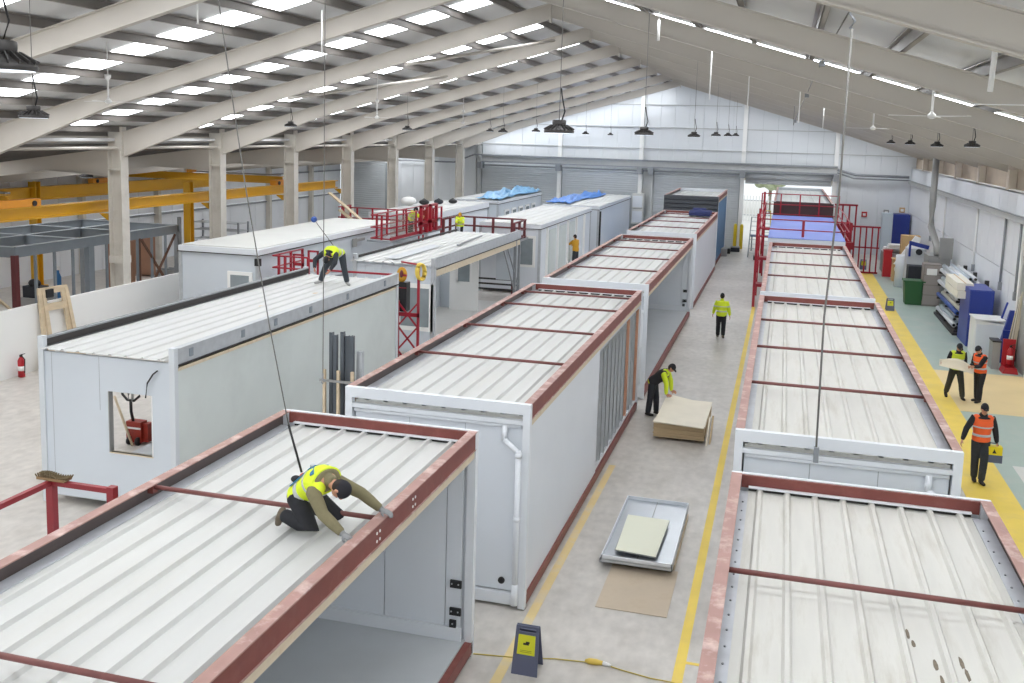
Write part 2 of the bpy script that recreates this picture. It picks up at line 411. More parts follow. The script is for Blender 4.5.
# purlins (Z sections running the length of the hall)
PURLW = mat('shaded_purlin_web', '706b66', .45, .2, var=.1, scale=2)  # same galvanised steel as the flanges, its shaded side put into the colour
def purlin(x, zt, lab, m=PURL, h=.2):
    s = 1 if x < RX else -1
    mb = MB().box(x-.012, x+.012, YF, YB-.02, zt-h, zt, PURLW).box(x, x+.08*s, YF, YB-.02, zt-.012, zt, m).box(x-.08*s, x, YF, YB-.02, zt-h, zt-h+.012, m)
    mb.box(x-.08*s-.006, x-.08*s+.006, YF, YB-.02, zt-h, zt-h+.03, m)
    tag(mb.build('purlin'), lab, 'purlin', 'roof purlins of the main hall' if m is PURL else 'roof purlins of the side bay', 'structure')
pxs = [-15.62+1.26*i for i in range(-5, 7)]
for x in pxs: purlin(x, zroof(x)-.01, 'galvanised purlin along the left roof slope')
pxr = [RX*2-x for x in pxs]
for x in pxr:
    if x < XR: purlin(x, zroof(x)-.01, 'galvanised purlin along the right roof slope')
for i in range(9):
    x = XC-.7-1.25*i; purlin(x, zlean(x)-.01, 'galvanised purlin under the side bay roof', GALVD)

# rooflights, one strip per half bay on either slope
k = 0
yl = 20.4-6.13*4
while yl < YB-1.2:
    if yl > YF+.5:
        for s in (-1, 1):
            xs = (pxs if s < 0 else pxr); ys_ = yl if s < 0 else yl-1.3
            mb = MB(); srt = sorted(xs)
            for a, b in zip(srt[:-1], srt[1:]):
                a2, b2 = a+.03, b-.03
                mb.prism([(a2, zroof(a2)-.03), (b2, zroof(b2)-.03), (b2, zroof(b2)-.005), (a2, zroof(a2)-.005)], 'y', ys_, ys_+(1.15 if s < 0 else .9), SKYL)
            k += 1
            tag(mb.build('window_%d' % k), 'bright translucent rooflight strip in the %s roof slope' % ('left' if s < 0 else 'right'), kind='structure')
        if True:
            x0, x1 = XC-8.5, XC-4.4; k += 1
            tag(MB().prism([(x0, zlean(x0)-.03), (x1, zlean(x1)-.03), (x1, zlean(x1)-.005), (x0, zlean(x0)-.005)], 'y', yl, yl+1.05, SKYL).build('window_%d' % k), 'bright rooflight strip in the side bay roof', kind='structure')
    yl += 6.13

# portal frames
def rafter(y, nth):
    t = .09
    mb = MB()
    for s in (-1, 1):
        xe = XC+.26 if s < 0 else XR-.02
        top = lambda x: zroof(x)-.23
        def bot(x):
            d = abs(x-RX); L = abs(xe-RX)
            h = .47 if s < 0 else .42
            if d > L-4.2: h += (.38 if s < 0 else .1)*(d-(L-4.2))/4.2
            return top(x)-h
        N = [0, 1.0, L1 := abs(xe-RX)-4.2, abs(xe-RX)]
        xs = [RX+s*d for d in N]
        # web
        up = [(x, top(x)) for x in xs]; dn = [(x, bot(x)) for x in xs]
        mb.prism(up+dn[::-1], 'y', y-.012, y+.012, STEEL)
        for i in range(3):
            for f in (top, bot):
                o = -.02 if f is top else 0
                a, b = xs[i], xs[i+1]
                mb.prism([(a, f(a)+o), (b, f(b)+o), (b, f(b)+o+.022), (a, f(a)+o+.022)], 'y', y-t, y+t, STEEL)
    mb.box(RX-.02, RX+.02, y-t-.02, y+t+.02, ZR-.8, ZR-.25, STEEL)
    return tag(mb.build('roof_beam'), 'cream steel roof rafter, %s' % nth, 'rafter', kind='structure')
ords = {0: 'over the nearest rooflights, mostly out of frame', 1: 'nearest wholly crossing the upper frame', 2: 'second one in from the camera', 3: 'third one in, just before the first column',
        4: 'landing on the nearest big column', 5: 'landing on the second column', 6: 'landing on the third column', 7: 'landing on the fourth column', 8: 'landing on the fifth column', 9: 'landing on the sixth column', 10: 'landing on the last column before the gable'}
for i in range(0, 11):
    y = 4.47+6.165*i
    rafter(y, ords[i])
cord = {4: 'nearest pale steel column beside the low white wall', 5: 'second pale steel column, behind the white cabin with a window', 6: 'third pale steel column along the crane beam', 7: 'fourth pale steel column at the end of the crane beam',
        8: 'fifth pale steel column before the grey side bay shutter', 9: 'sixth pale steel column in front of the far white wall', 10: 'farthest pale steel column, near the gable'}
for i in range(0, 11):
    y = 4.47+6.165*i
    t = thing('steel_column', cord.get(i, 'pale steel column out of frame before the nearest one'), 'column', (XC, y, 0), kind='structure')
    mb = MB().box(XC-.25, XC+.25, y-.02, y+.02, 0, 6.75, COLM)
    for s in (-1, 1): mb.box(XC+s*.25-.02, XC+s*.25+.02, y-.2, y+.2, 0, 6.6, COLM)
    mb.box(XC-.25, XC+.25, y-.19, y+.19, 5.95, 6.0, COLM)
    mb.build('shaft', t)
    B(XC-.28, XC+.27, y-.13, y+.13, 6.6, 7.44, COLM).build('cap_plate', t)
    if i == 4: B(XC-.28, XC+.28, y-.22, y+.22, 2.75, 3.0, COLM).build('splice_plate', t)
    # side bay rafter
    mb = MB(); x1 = XL+.2; x0 = XC-.3
    tp = lambda x: zlean(x)-.22
    mb.prism([(x0, tp(x0)), (x1, tp(x1)), (x1, tp(x1)-.4), (x0-2.5, tp(x0-2.5)-.5), (x0, tp(x0)-.95)], 'y', y-.012, y+.012, STEEL)
    mb.prism([(x0, tp(x0)), (x1, tp(x1)), (x1, tp(x1)-.025), (x0, tp(x0)-.025)], 'y', y-.09, y+.09, STEEL)
    for (xa, za), (xb, zb) in (((x0, tp(x0)-.95), (x0-2.5, tp(x0-2.5)-.5)), ((x0-2.5, tp(x0-2.5)-.5), (x1, tp(x1)-.4))):
        mb.prism([(xa, za), (xb, zb), (xb, zb+.025), (xa, za+.025)], 'y', y-.09, y+.09, STEEL)
    tag(mb.build('bay_beam'), 'cream steel side bay rafter behind the ' + {4: 'nearest', 5: 'second', 6: 'third', 7: 'fourth', 8: 'fifth', 9: 'sixth', 10: 'farthest'}.get(i, 'unseen') + ' big column', 'rafter', kind='structure')
# eaves tie and bracing
tag(MB().tube([(XC+.1, 4.4, 6.72), (XC+.1, YB-.5, 6.72)], .05, STEEL).build('eaves_tie'), 'thin round eaves tie linking the column heads', 'tie', kind='structure')
tag(MB().tube([(RX-4.5, 28.9, 9.6), (RX-1.2, 34.8, 10.9)], .05, STEEL).tube([(RX-8.5, 28.9, 8.5), (RX-5.2, 34.8, 9.6)], .05, STEEL).build('roof_brace'), 'grey round wind bracing tubes under the left slope', 'brace', kind='structure')

# outside the doorway
tag(B(-40, 40, YB+.2, 130, -.2, -.02, mat('yard', 'e3e2de', .7, var=.04, scale=.5)).build('ground_yard'), 'pale yard outside the doorway', kind='structure')  # plain pale ground colour, faintly mottled
t = thing('security_fence', 'pale palisade fence in the yard outside the doorway', 'fence', (0, 96, 0))
mb = MB()
for i in range(70): mb.box(-9+i*.28, -8.9+i*.28, 95.9, 96, 0, 2.4, WHITE)
mb.build('palings', t); MB().box(-9.2, 10.5, 96, 96.06, .5, .58, GALV).box(-9.2, 10.5, 96, 96.06, 1.9, 1.98, GALV).build('rail', t)
def tree(x, y, h, r, lab, m):
    t = thing('tree', lab, 'tree', (x, y, 0))
    MB().tube([(x, y, 0), (x+.1, y, h*.5), (x, y, h*.8)], [.22, .15, .05], mat('bark', '8d8172', .9)).build('trunk', t)
    mb = MB()
    for i in range(26):
        a = random.random()*2*PI; q = random.random()
        mb.ell((x+r*q*math.cos(a), y+r*q*math.sin(a), h*(.45+.55*random.random())), r*.3, r*.3, r*.24, m, None, 7, 5)
    mb.build('crown', t)
LEAF = mat('pale_leaves', 'b4bd9c', .8, var=.3, scale=3); LEAF2 = mat('bare_twigs', 'c9c0aa', .8, var=.3, scale=3)
tree(-7.5, 112, 6.5, 3.6, 'brownish bare tree outside the left of the doorway', LEAF2)
tree(-1.5, 108, 6.2, 2.2, 'pale green tree outside in the middle of the doorway', LEAF)
tree(7.5, 114, 6.8, 3.8, 'pale bare tree outside the right of the doorway', LEAF2)

# ------------------------------------------------------------------ profiled roof sheet
def sheet(x0, x1, y0, y1, z, m, pitch=.333, h=.04, z1=None, off=.16):
    """trapezoidal sheet, ribs along y"""
    prof = [(x0, 0)]; x = x0+off
    while x < x1-.06:
        prof += [(x-.045, 0), (x-.02, h), (x+.02, h), (x+.045, 0)]; x += pitch
    prof.append((x1, 0)); mb = MB(); n = len(prof)
    k = 0; z1 = z if z1 is None else z1
    for y, zz in ((y0, z), (y1, z1)):
        for dz in (0, -.012):
            mb.v += [(p[0], y, zz+p[1]+dz) for p in prof]
    for i in range(n-1):
        mb.face([i, i+1, 2*n+i+1, 2*n+i], m)
        mb.face([n+i, 3*n+i, 3*n+i+1, n+i+1], m)
        mb.face([i, n+i, n+i+1, i+1], m); mb.face([2*n+i, 2*n+i+1, 3*n+i+1, 3*n+i], m)
    return mb

# ------------------------------------------------------------------ red framed white units
def red_unit(lab, x0, x1, y0, y1, T=3.4, tubes=(), side='closed', sheetm=SHEET, near=True, rail_top=REDT, end=WHITEP, far_lining=True, group=None, pitch=.333, gutter=True, down='r', wall=WHITEP2, railm=REDB):
    t = thing('modular_unit', lab, 'modular building', ((x0+x1)/2, (y0+y1)/2, 0), group)
    e = .1; zs = T-.2
    # long rails: channel with pale worn top flange
    for s, x in ((1, x1), (-1, x0)):
        mb = MB().box(x-s*.012, x-s*.03, y0+e, y1-.06, T-.25, T-.015, railm)
        mb.box(x, x-s*.13, y0+e, y1-.06, T-.015, T, rail_top)
        mb.box(x, x-s*.09, y0+e, y1-.06, T-.265, T-.25, rail_top)
        mb.box(x-s*.03, x-s*.036, y0+e, y1-.06, T-.25, T-.015, mat('rail_inner', '5c5250', .5, var=.1))
        o = mb.build('top_rail', t)
        B(x-s*.02, x-s*.08, y0+e, y1-.06, T-.38, T-.265, CREAM).build('batten', t)
        B(x, x-s*.1, y0+e, y1-.06, .06, .24, railm).build('base_rail', t)
        B(x-s*.05, x-s*.22, y0+.2, y1-.2, zs+.002, zs+.016, FLASH).build('flashing', t)
        for y in (y0, y1-.12):
            B(x, x-s*.12, y, y+.12, 0.02, T-.002, WHITEP).build('corner_post', t)
    if near:
        B(x0+.12, x1-.12, y0, y0+.1, T-.17, T, end).build('end_beam', t)
        B(x0+.12, x1-.12, y0+.012, y0+.1, T-.34, T-.27, end).build('end_trim', t); B(x0+.14, x1-.14, y0+.11, y0+.13, T-.3, T-.225, SHEETD).build('closure_strip', t)
        mb = MB(); x = x0+.14; n = 3
        w = (x1-x0-.28)/3
        for i in range(3): mb.box(x+i*w+.006, x+(i+1)*w-.006, y0+.1, y0+.15, .26, T-.3, wall)
        mb.box(x, x1-.14, y0+.11, y0+.16, .26, T-.3, WALLJ)
        mb.build('end_wall', t)
        B(x0+.12, x1-.12, y0+.03, y0+.12, .05, .24, end).build('base_beam', t)
        if gutter:
            MB().tube([(x0+.15, y0+.06, T-.38), (x1-.15, y0+.06, T-.38)], .035, end).build('gutter_pipe', t)
            xx = x1-.42; xp = x1-.16; MB().lathe((x1-.42, y0+.1, .42), [(.055, 0), (.055, -.03), (.035, -.03), (.035, -.005)], BLACKF, 14, 'y').build('pipe_stub', t)
            MB().tube([(xx, y0+.04, T-.38), (xx, y0+.02, T-.62)], .045, end).tube([(xx, y0+.02, T-.6), (xp, y0-.05, T-.78)], .045, end).tube([(xp, y0-.05, T-.74), (xp, y0-.05, .1)], .048, end).tube([(xp, y0-.05, T-.85), (xp, y0-.05, T-.78)], .058, end).tube([(xp, y0-.05, 1.5), (xp, y0-.05, 1.58)], .058, end).tube([(xp, y0-.05, .1), (xp, y0-.05, .45)], .06, end).build('downpipe', t)
    # far end
    mb = B(x0+.12, x1-.12, y1-.06, y1, T-.17, T, WHITEP)
    mb.box(x0+.12, x1-.12, y1-.06, y1, .05, T-.17, WHITEP2); mb.build('end_wall', t)
    if far_lining:
        B(x0+.13, x1-.13, y1-.1, y1-.06, T-.17, T-.012, REDB if railm is REDB else railm).build('beam_lining', t)
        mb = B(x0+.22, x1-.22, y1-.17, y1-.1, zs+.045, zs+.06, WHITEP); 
        mb.box(x0+.22, x1-.22, y1-.11, y1-.1, zs-.02, zs+.045, BLACKF); mb.build('closure_strip', t)  # black box paints the shadow seen in the gaps below the white strip
    sheet(x0+.2, x1-.2, y0+.06, y1-.12, zs, sheetm, pitch).build('roof_sheet', t)
    for y in tubes:
        mb = MB().tube([(x0+.06, y, T-.05), (x1-.06, y, T-.05)], .028, REDTUBE, 10)
        for x in (x0+.07, x1-.07): mb.box(x-.04, x+.04, y-.045, y+.045, T-.12, T-.016, REDB)
        mb.build('tie_tube', t)
    B(x0+.1, x1-.1, y0+.15, y1-.08, .22, .27, DECK).build('floor_deck', t)
    # left side wall
    B(x0+.03, x0+.09, y0+.12, y1-.12, .24, T-.38, wall).build('side_wall', t)
    if side == 'closed':
        mb = MB(); y = y0+.12
        while y < y1-.13:
            q = min(y+1.0, y1-.12); mb.box(x1-.09, x1-.04, y+.004, q-.004, .24, T-.38, wall); y = q
        mb.build('side_wall', t)
    elif side == 'open':
        fit_inner_end(t, x0, x1, y1, T)
    elif side == 'studs':
        ys = y0+(y1-y0)*.5
        mb = MB(); mb.box(x1-.09, x1-.03, y0+.12, ys, .24, T-.38, WHITEP2)
        mb.build('side_wall', t)
        fit_inner_end(t, x0, x1, y1, T, hinges=False)
        B(x1-.1, x1-.04, ys, y1-.12, T-.46, T-.38, GALV).build('stud_track', t); B(x1-.1, x1-.04, ys, y1-.12, .27, .34, WHITEP).build('stud_track', t)
        n = 11
        for i in range(n):
            y = ys+.55+(y1-.3-ys-.55)*i/(n-1)
            wood = i in (7, 10)
            mb = MB()
            mb.box(x1-.12, x1-.04, y, y+(.06 if wood else .012), .34, T-.49, PEACH if wood else STUDM)
            if not wood: mb.box(x1-.052, x1-.04, y, y+.05, .34, T-.49, STUDM)
            sd = mb.build('wall_stud', t)
            if wood: sd['label'] = 'orange brown timber stud'
        for yy, xx in ((ys+1.0, x0+1.0), (ys+2.4, x0+1.6)):
            B(xx, xx+.08, yy, yy+.08, .27, T-.42, GALVD).build('inner_prop', t)
    return t
def fit_inner_end(t, x0, x1, y1, T, hinges=True):
    mb = MB(); x = x0+.1
    for a, b in ((x0+.1, x1-1.35), (x1-1.35, x1-.4), (x1-.4, x1-.16)):
        mb.box(a+.006, b-.006, y1-.16, y1-.11, .27, T-.42, WHITEP2)
    w = mb.build('inner_wall', t)
    B(x0+.1, x1-.14, y1-.2, y1-.16, .27, .47, WHITEP).build('skirting', t)
    if hinges:
        for z in (1.08, .66, .47):
            mb = B(x1-.32, x1-.15 if z > .5 else x1-.22, y1-.2, y1-.165, z, z+.11, BLACK)
            for dx in (.03, .13) if z > .5 else (.05,): mb.lathe((x1-.32+dx, y1-.205, z+.06), [(.012, -.002), (.012, .004)], GALV, 8, 'y')
            mb.build('wall_bracket', t)

red_unit('nearest white unit with the kneeling worker on its ribbed roof', -7.03, -3.97, -.2, 12.98, tubes=(1.5, 3.4, 6.05, 9.65), side='open', near=False)
red_unit('white unit with exposed wall studs, behind the kneeling worker unit', -6.75, -3.6, 14.5, 26.9, tubes=(17.6, 20.6, 23.6, 25.6), side='studs')
red_unit('white unit with an open side behind the stud walled unit', -6.72, -3.58, 28.0, 42.2, tubes=(31.3, 34.6, 37.6, 40.2), side='open')
red_unit('white unit with a navy bundle on its roof, closed side', -6.74, -3.62, 44.1, 58.1, tubes=(47.4, 50.8, 53.6, 56), side='closed')
t5 = red_unit('far unit with anthracite end and steel blue side', -6.95, -3.72, 59.7, 68.8, T=4.2, tubes=(), side='closed', end=DKGREY, wall=BLUEM5, gutter=False, far_lining=False)
mb = MB()
for i in range(5): mb.prism([(59.62, 2.95+i*.25), (59.56, 2.98+i*.25), (59.56, 3.17+i*.25), (59.62, 3.2+i*.25)], 'x', -6.95, -3.72, DKGREY)
mb.build('end_cladding', t5)

r1 = red_unit('nearest right hand unit with stained white ribbed roof', -.42, 2.62, -.2, 12.5, tubes=(3.6, 6.6, 9.6), sheetm=SHEETD, near=False, side='closed')
red_unit('second right hand unit, its white end beam facing the camera', -.47, 2.62, 14.35, 27.6, tubes=(17.6, 20.8, 24.0), sheetm=SHEETD)
red_unit('third right hand unit, below the lilac roofed one', -.47, 2.58, 28.2, 42.4, tubes=(32.2, 35.6, 39.2), sheetm=SHEETD)
R4 = red_unit('unit with a lilac blue film over its roof inside red railings', -.56, 2.66, 44.2, 57.8, tubes=(), sheetm=SHEETD)
B(-.56, 2.66, 44.15, 57.7, 3.405, 3.425, BLUP).build('roof_film', R4)
R5 = red_unit('farthest right hand unit, brown end, passing out of the doorway', -.55, 2.75, 58.8, 77, T=4.15, tubes=(), end=BROWN, wall=BROWN, gutter=False, far_lining=False)
B(-.55, 2.75, 58.72, 58.79, 2.9, 4.12, BROWN).build('end_cladding', R5)
# bolts heads on the near right roof's flashing
mb = MB()
for x in (-.42+.17, 2.62-.17):
    for i in range(40):
        mb.lathe((x, .2+i*.3, 3.215), [(.012, 0), (.012, .012), (.004, .016)], GALVD, 6)
mb.build('roof_screws', r1)['kind'] = 'stuff'
# rust and dirt marks of the near right roof
DIRT = mat('dirt_marks', '7d7364', .9, var=.3, scale=20)
for (x, y) in ((1.33, 9.1), (1.36, 8.92), (1.5, 8.6), (1.52, 8.35), (1.72, 8.7), (1.74, 8.5), (1.3, 8.15), (1.3, 7.9), (.62, 8.3)):
    mb = MB()
    n = 9; L_ = random.uniform(.08, .14)
    mb.prism([(x+random.uniform(.6, 1)*.022*math.cos(a*2*PI/n), y+random.uniform(.6, 1)*L_*math.sin(a*2*PI/n)) for a in range(n)], 'z', 3.2, 3.2035, DIRT)
    mb.build('dirt_spot', r1)
# bolt pattern on the near left rail
mb = MB()
for (y, z) in ((9.37, 3.3), (9.45, 3.3), (9.37, 3.21), (9.45, 3.21), (10.43, 3.3), (10.51, 3.3), (10.43, 3.21), (10.51, 3.21)):
    mb.lathe((-3.985, y, z), [(.018, -.002), (.018, .008)], WHITE, 8, 'x')
mb.build('bolt_heads', bpy.data.objects['modular_unit'])

# ------------------------------------------------------------------ grey units of the second row
# L1
t = thing('modular_unit', 'pale grey unit with a square opening and a bending worker on its roof', 'modular building', (-12.4, 21.5, 0))
x0, x1, y0, y1, T = -13.93, -10.86, 15.8, 27.0, 3.4
for x, y in ((x0, y0), (x1-.12, y0), (x0, y1-.12), (x1-.12, y1-.12)):
    B(x, x+.12, y, y+.12, .02, T, mat('light_grey_post', 'cfd4d9', .4)).build('corner_post', t)
# end wall with window opening
ox0, ox1, oz0, oz1 = -12.36, -11.38, 1.22, 2.43
mb = MB()
for a, b, c, d in ((x0+.12, ox0, .2, 3.1), (ox1, x1-.12, .2, 3.1), (ox0, ox1, .2, oz0), (ox0, ox1, oz1, 3.1)):
    mb.box(a, b, y0+.04, y0+.1, c, d, PANELL)
mb.box(x0+.28, x0+.285, y0+.036, y0+.04, .2, 3.1, GALVD).box(ox0-.2, ox0-.195, y0+.036, y0+.04, oz1-.4, 3.1, GALVD)
mb.build('end_wall', t)
mb = MB().box(ox0, ox0+.02, y0+.02, y0+.14, oz0, oz1, GREYM).box(ox1-.015, ox1, y0+.02, y0+.12, oz0, oz1, WHITE).box(ox0, ox1, y0+.02, y0+.12, oz0-.02, oz0, CREAM)
mb.build('opening_trim', t)
MB().tube([(-11.22, y0-.01, 2.95), (-11.3, y0-.04, 2.88), (-11.42, y0-.05, 2.7), (-11.48, y0-.03, 2.4)], .016, BLACK, 6).build('cable_tail', t)
B(x0+.1, x1-.1, y0+.1, y1-.1, .16, .22, DECK).build('floor_deck', t)
mb = MB().box(x1-.1, x1-.04, y0+.12, y1-.12, .2, 3.0, PANELG).box(x1-.105, x1-.03, y0+.12, y1-.12, 2.93, 3.0, CREAM); mb.build('side_wall', t)
B(x0+.12, x1-.12, y1-.08, y1, .2, 2.2, PANELL).build('far_wall', t)
sheet(x0+.1, x1-.16, y0-.06, y1-.02, 3.17, SHEET, .36, .03).build('roof_sheet', t)
mb = MB().box(x1-.03, x1-.01, y0+.12, y1, 3.06, 3.36, GALV).box(x1-.14, x1-.0, y0+.12, y1, 3.36, 3.38, GALV).box(x1-.08, x1+.005, y0+.12, y1, 3.04, 3.07, BLACKF).box(x1-.2, x1-.1, y0+.2, y1-.1, 3.14, 3.3, TIMB)
sr = mb.build('side_beam', t)
for y in (16.3, 18.2, 19.6, 21.3, 23.4, 25.9):
    sub(B(x1-.012, x1+.01, y, y+.12, 3.15, 3.31, BLUESTEEL), 'bolt_plate', sr)
mb = MB().box(x0, x0+.12, y0+.12, y1, 3.33, 3.36, GALVD).box(x0+.1, x0+.13, y0+.12, y1, 3.2, 3.33, BLACKF).box(x0+.01, x0+.03, y0+.12, y1, 3.1, 3.36, GALVD); mb.build('side_beam', t)
for a, b in ((-12.0, 23.9), (-12.3, 21.6)): MB().lathe((a, b, 3.16), [(.02, 0), (.1, .004), (.1, .012), (.02, .016)], TIMB, 10).build('wood_offcut', t)

# L2
t = thing('modular_unit', 'open sided grey unit with a glazed inner door', 'modular building', (-12.4, 35, 0))
x0, x1, y0, y1 = -13.9, -10.95, 30.4, 41.4
for x, y in ((x0, y0), (x1-.14, y0), (x0, y1-.14)):
    B(x, x+.14, y, y+.14, .02, T+.02, GALV).build('corner_post', t)
for y in (y1-.14, y1-.75): B(x1-.12, x1, y, y+.1, .02, 3.1, GALVD).build('corner_post', t)
for a, b in (((y1-2.6, 2.9), (y1-.75, .9)), ((y1-2.0, 2.9), (y1-.1, 1.0))):
    MB().bar((x1-.06, a[0], a[1]), (x1-.06, b[0], b[1]), .05, .06, GALVD).build('diagonal_brace', t)
mb = MB(); ww = (-11.9, -11.1)
for i in range(9):
    a = x0+.14+i*.3; mb.box(a+.004, a+.296, y0+.03+(.012 if i % 2 else 0), y0+.08, .2, 3.1, PANELL)
mb.build('end_wall', t)
fr = MB().box(-12.3, -11.0, y0-.0, y0+.04, .95, 2.55, WHITE).build('window_frame', t)
sub(B(-12.15, -11.15, y0-.01, y0+.0, 1.1, 2.4, GLASS), 'pane', fr)
sheet(x0-.05, x1-.12, y0-.08, y1, 3.2, SHEET, .34, .035).build('roof_sheet', t)
mb = MB().box(x1-.03, x1-.0, y0+.14, y1, 3.05, 3.4, GALV).box(x1-.12, x1, y0+.14, y1, 3.4, 3.42, GALVD).box(x1-.08, x1+.012, y0+.14, y1, 3.03, 3.06, BLACKF).box(x1-.07, x1-.01, y0+.14, y1, 2.8, 3.03, CREAM); mb.build('side_beam', t)
mb = MB().box(x0, x0+.06, y0, y1, 3.25, 3.33, BLACKF); mb.build('side_beam', t)
B(x0+.1, x1-.0, y0+.1, y1-.1, .08, .2, mat('pale_deck', 'd9d9d6', .5, var=.03)).build('floor_deck', t)
B(x0+.1, -13.3, 39.0, 39.06, .2, 3.0, PANELL).build('inner_wall', t); B(-12.0, x1-.1, y1-.2, y1-.14, 1.2, 3.0, PANELL).build('inner_wall', t)
dr = MB().box(-13.25, -12.0, 38.6, 38.66, .2, 3.0, WHITE).build('inner_door', t)
w = MB()
for a, b, c, d in ((-12.95, -12.3, 1.35, 1.42), (-12.95, -12.3, 2.5, 2.57), (-12.95, -12.88, 1.35, 2.57), (-12.37, -12.3, 1.35, 2.57)): w.box(a, b, 38.57, 38.6, c, d, WHITE)
sub(w, 'door_window_frame', dr); sub(B(-12.88, -12.37, 38.585, 38.598, 1.42, 2.5, GLASS), 'pane', dr)
B(x0+.02, x0+.08, y0+.1, y1-.1, .2, 1.6, WHITEP2).build('side_wall', t)
for z in (.75, .98, 1.2): MB().bar((x1-2.2, y1-.1, z), (x1, y1-.1, z), .06, .07, BLACKF).build('cross_rail', t)
tag(MB().bar((-12.0, 35.8, 3.27), (-12.2, 39.6, 3.27), .07, .05, GALVD).build('steel_angle'), 'loose dark steel angle lying on the open sided unit roof', 'steel bar')
tag(B(-13.0, -12.5, 31.0, 35.5, 3.245, 3.26, GALV).build('flashing_strip'), 'pale metal strip lying along the open sided unit roof', 'metal strip')

# L3 finished white cabin
def cabin(lab, x0, x1, y0, y1, T, m=PANELL, roof=WHITEP, win=None, fascia=.25, ribs=True, name='portable_cabin'):
    t = thing(name, lab, 'portable cabin', ((x0+x1)/2, (y0+y1)/2, 0))
    B(x0+.05, x1-.05, y0+.05, y1-.05, .15, T-fascia, m).build('body', t)
    for x, y in ((x0, y0), (x1-.12, y0), (x0, y1-.12), (x1-.12, y1-.12)): B(x, x+.12, y, y+.12, .0, T-fascia, GALV).build('corner_post', t)
    MB().prism([(y0, T-fascia), (y1, T-fascia), (y1, T-.06), (y0, T-.06)], 'x', x0, x1, roof).build('fascia', t)
    MB().box(x0-.02, x1+.02, y0-.02, y1+.02, T-fascia-.03, T-fascia, BLACKF).build('seal', t)
    if ribs: sheet(x0+.05, x1-.05, y0+.02, y1-.02, T-.04, SHEET, .5, .03).build('roof_sheet', t)
    else: B(x0+.1, x1-.1, y0+.1, y1-.1, T-.06, T-.02, mat('smooth_roof', 'd9dad6', .5, var=.05, scale=.6)).build('roof_sheet', t)
    if win:
        a, b, c, d = win
        f = MB().box(a, b, y0+.0, y0+.06, c, d, WHITE).build('window_frame', t)
        sub(B(a+.12, b-.12, y0-.01, y0+.01, c+.12, d-.12, GLASS), 'pane', f)
    return t
l3 = cabin('finished white cabin with a small window beside the low wall', -20.1, -17.0, 29.6, 41.8, 3.5, ribs=False, win=(-18.2, -17.25, 1.75, 2.65))
MB().box(-16.99, -16.96, 37.1, 37.5, 2.75, 3.1, GREYM).box(-16.99, -16.96, 37.5, 38.3, 2.95, 3.05, GREYM).box(-16.99, -16.96, 40.2, 40.7, 3.15, 3.25, GREYM).build('wall_bracket', l3)
MB().box(-17.1, -16.9, 29.5, 29.62, 2.9, 3.15, BLACK).build('junction_box', l3)
# far cabins
c1 = cabin('white cabin with an open side of posts, second row middle', -14.0, -10.95, 45.0, 57.5, 3.4, m=WHITEP2, win=(-12.2, -11.2, 1.3, 2.8))
for i, y in enumerate((46.3, 48.6, 51.0, 53.2, 55.4)):
    B(-11.02, -10.9, y, y+.16, .15, 3.1, WHITE).build('wall_post', c1)
for a, b in ((46.46, 48.6), (48.76, 51.0), (51.16, 53.2)):
    B(-10.99, -10.94, a+.4, b-.4, .3, 2.95, PANELG).build('side_panel', c1)
MB().tube([(-11.8, 45.0, 2.9), (-11.95, 44.96, 2.4), (-11.9, 44.96, 1.9)], .02, GREYM, 6).build('cable_tail', c1)
c2 = cabin('far plain white cabin with a blue tarpaulin on the roof', -14.1, -10.6, 58.2, 70.6, 3.45, m=WHITEP2)
MB().tube([(-10.55, 58.3, 3.1), (-10.55, 58.3, .2)], .06, BLACK).build('drain_hose', c2)
b1 = cabin('wide roofed grey cabin beyond the finished white cabin', -20.2, -17.0, 46.0, 56.5, 3.5, m=WHITEP2, fascia=.35)
b2 = cabin('farthest left cabin with windows and a light blue tarpaulin', -20.0, -16.9, 58.2, 69.5, 3.5, m=PANELL)
for y in (59.6, 61.3, 63, 64.7, 66.4):
    f = B(-16.92, -16.86, y, y+1.0, 1.6, 2.8, WHITE).build('window_frame', b2); sub(B(-16.87, -16.84, y+.12, y+.88, 1.72, 2.68, GLASS), 'pane', f)

# tarpaulins: crumpled sheets with thickness
def tarp(lab, x0, x1, y0, y1, z, m, amp=.12, skew=0., name='tarpaulin'):
    nx, ny = 16, 22; mb = MB(); rnd = random.Random(x0*7+y0)
    ph = [rnd.uniform(0, 6) for _ in range(6)]
    for lay in (0, 1):
        for i in range(ny+1):
            for j in range(nx+1):
                u, v = j/nx, i/ny
                edge = min(u, 1-u, v, 1-v)*6
                w = amp*(.55+.45*math.sin(u*9+ph[0]+3*math.sin(v*6+ph[1]))*math.cos(v*11+ph[2])+.35*math.sin(u*23+v*17+ph[3]))*min(1, edge+.25)
                mb.v.append((x0+(x1-x0)*u+skew*v+.15*math.sin(v*9+ph[4])*(u > .5), y0+(y1-y0)*v+.2*math.sin(u*7+ph[5]), z+abs(w)+(.01 if lay else 0)))
    N = (nx+1)*(ny+1)
    for i in range(ny):
        for j in range(nx):
            a = i*(nx+1)+j; q = [a, a+1, a+nx+2, a+nx+1]
            mb.face(q[::-1], m, True); mb.face([N+k for k in q], m, True)
    for i in range(ny):
        for j in (0, nx):
            a = i*(nx+1)+j; mb.face([a, a+nx+1, N+a+nx+1, N+a], m)
    for j in range(nx):
        for i in (0, ny):
            a = i*(nx+1)+j; mb.face([a, a+1, N+a+1, N+a], m)
    return tag(mb.build(name), lab, 'tarpaulin')
tarp('bright blue tarpaulin spread on the far plain cabin roof', -14.0, -12.6, 58.6, 70, 3.46, TARP, .28, .5)
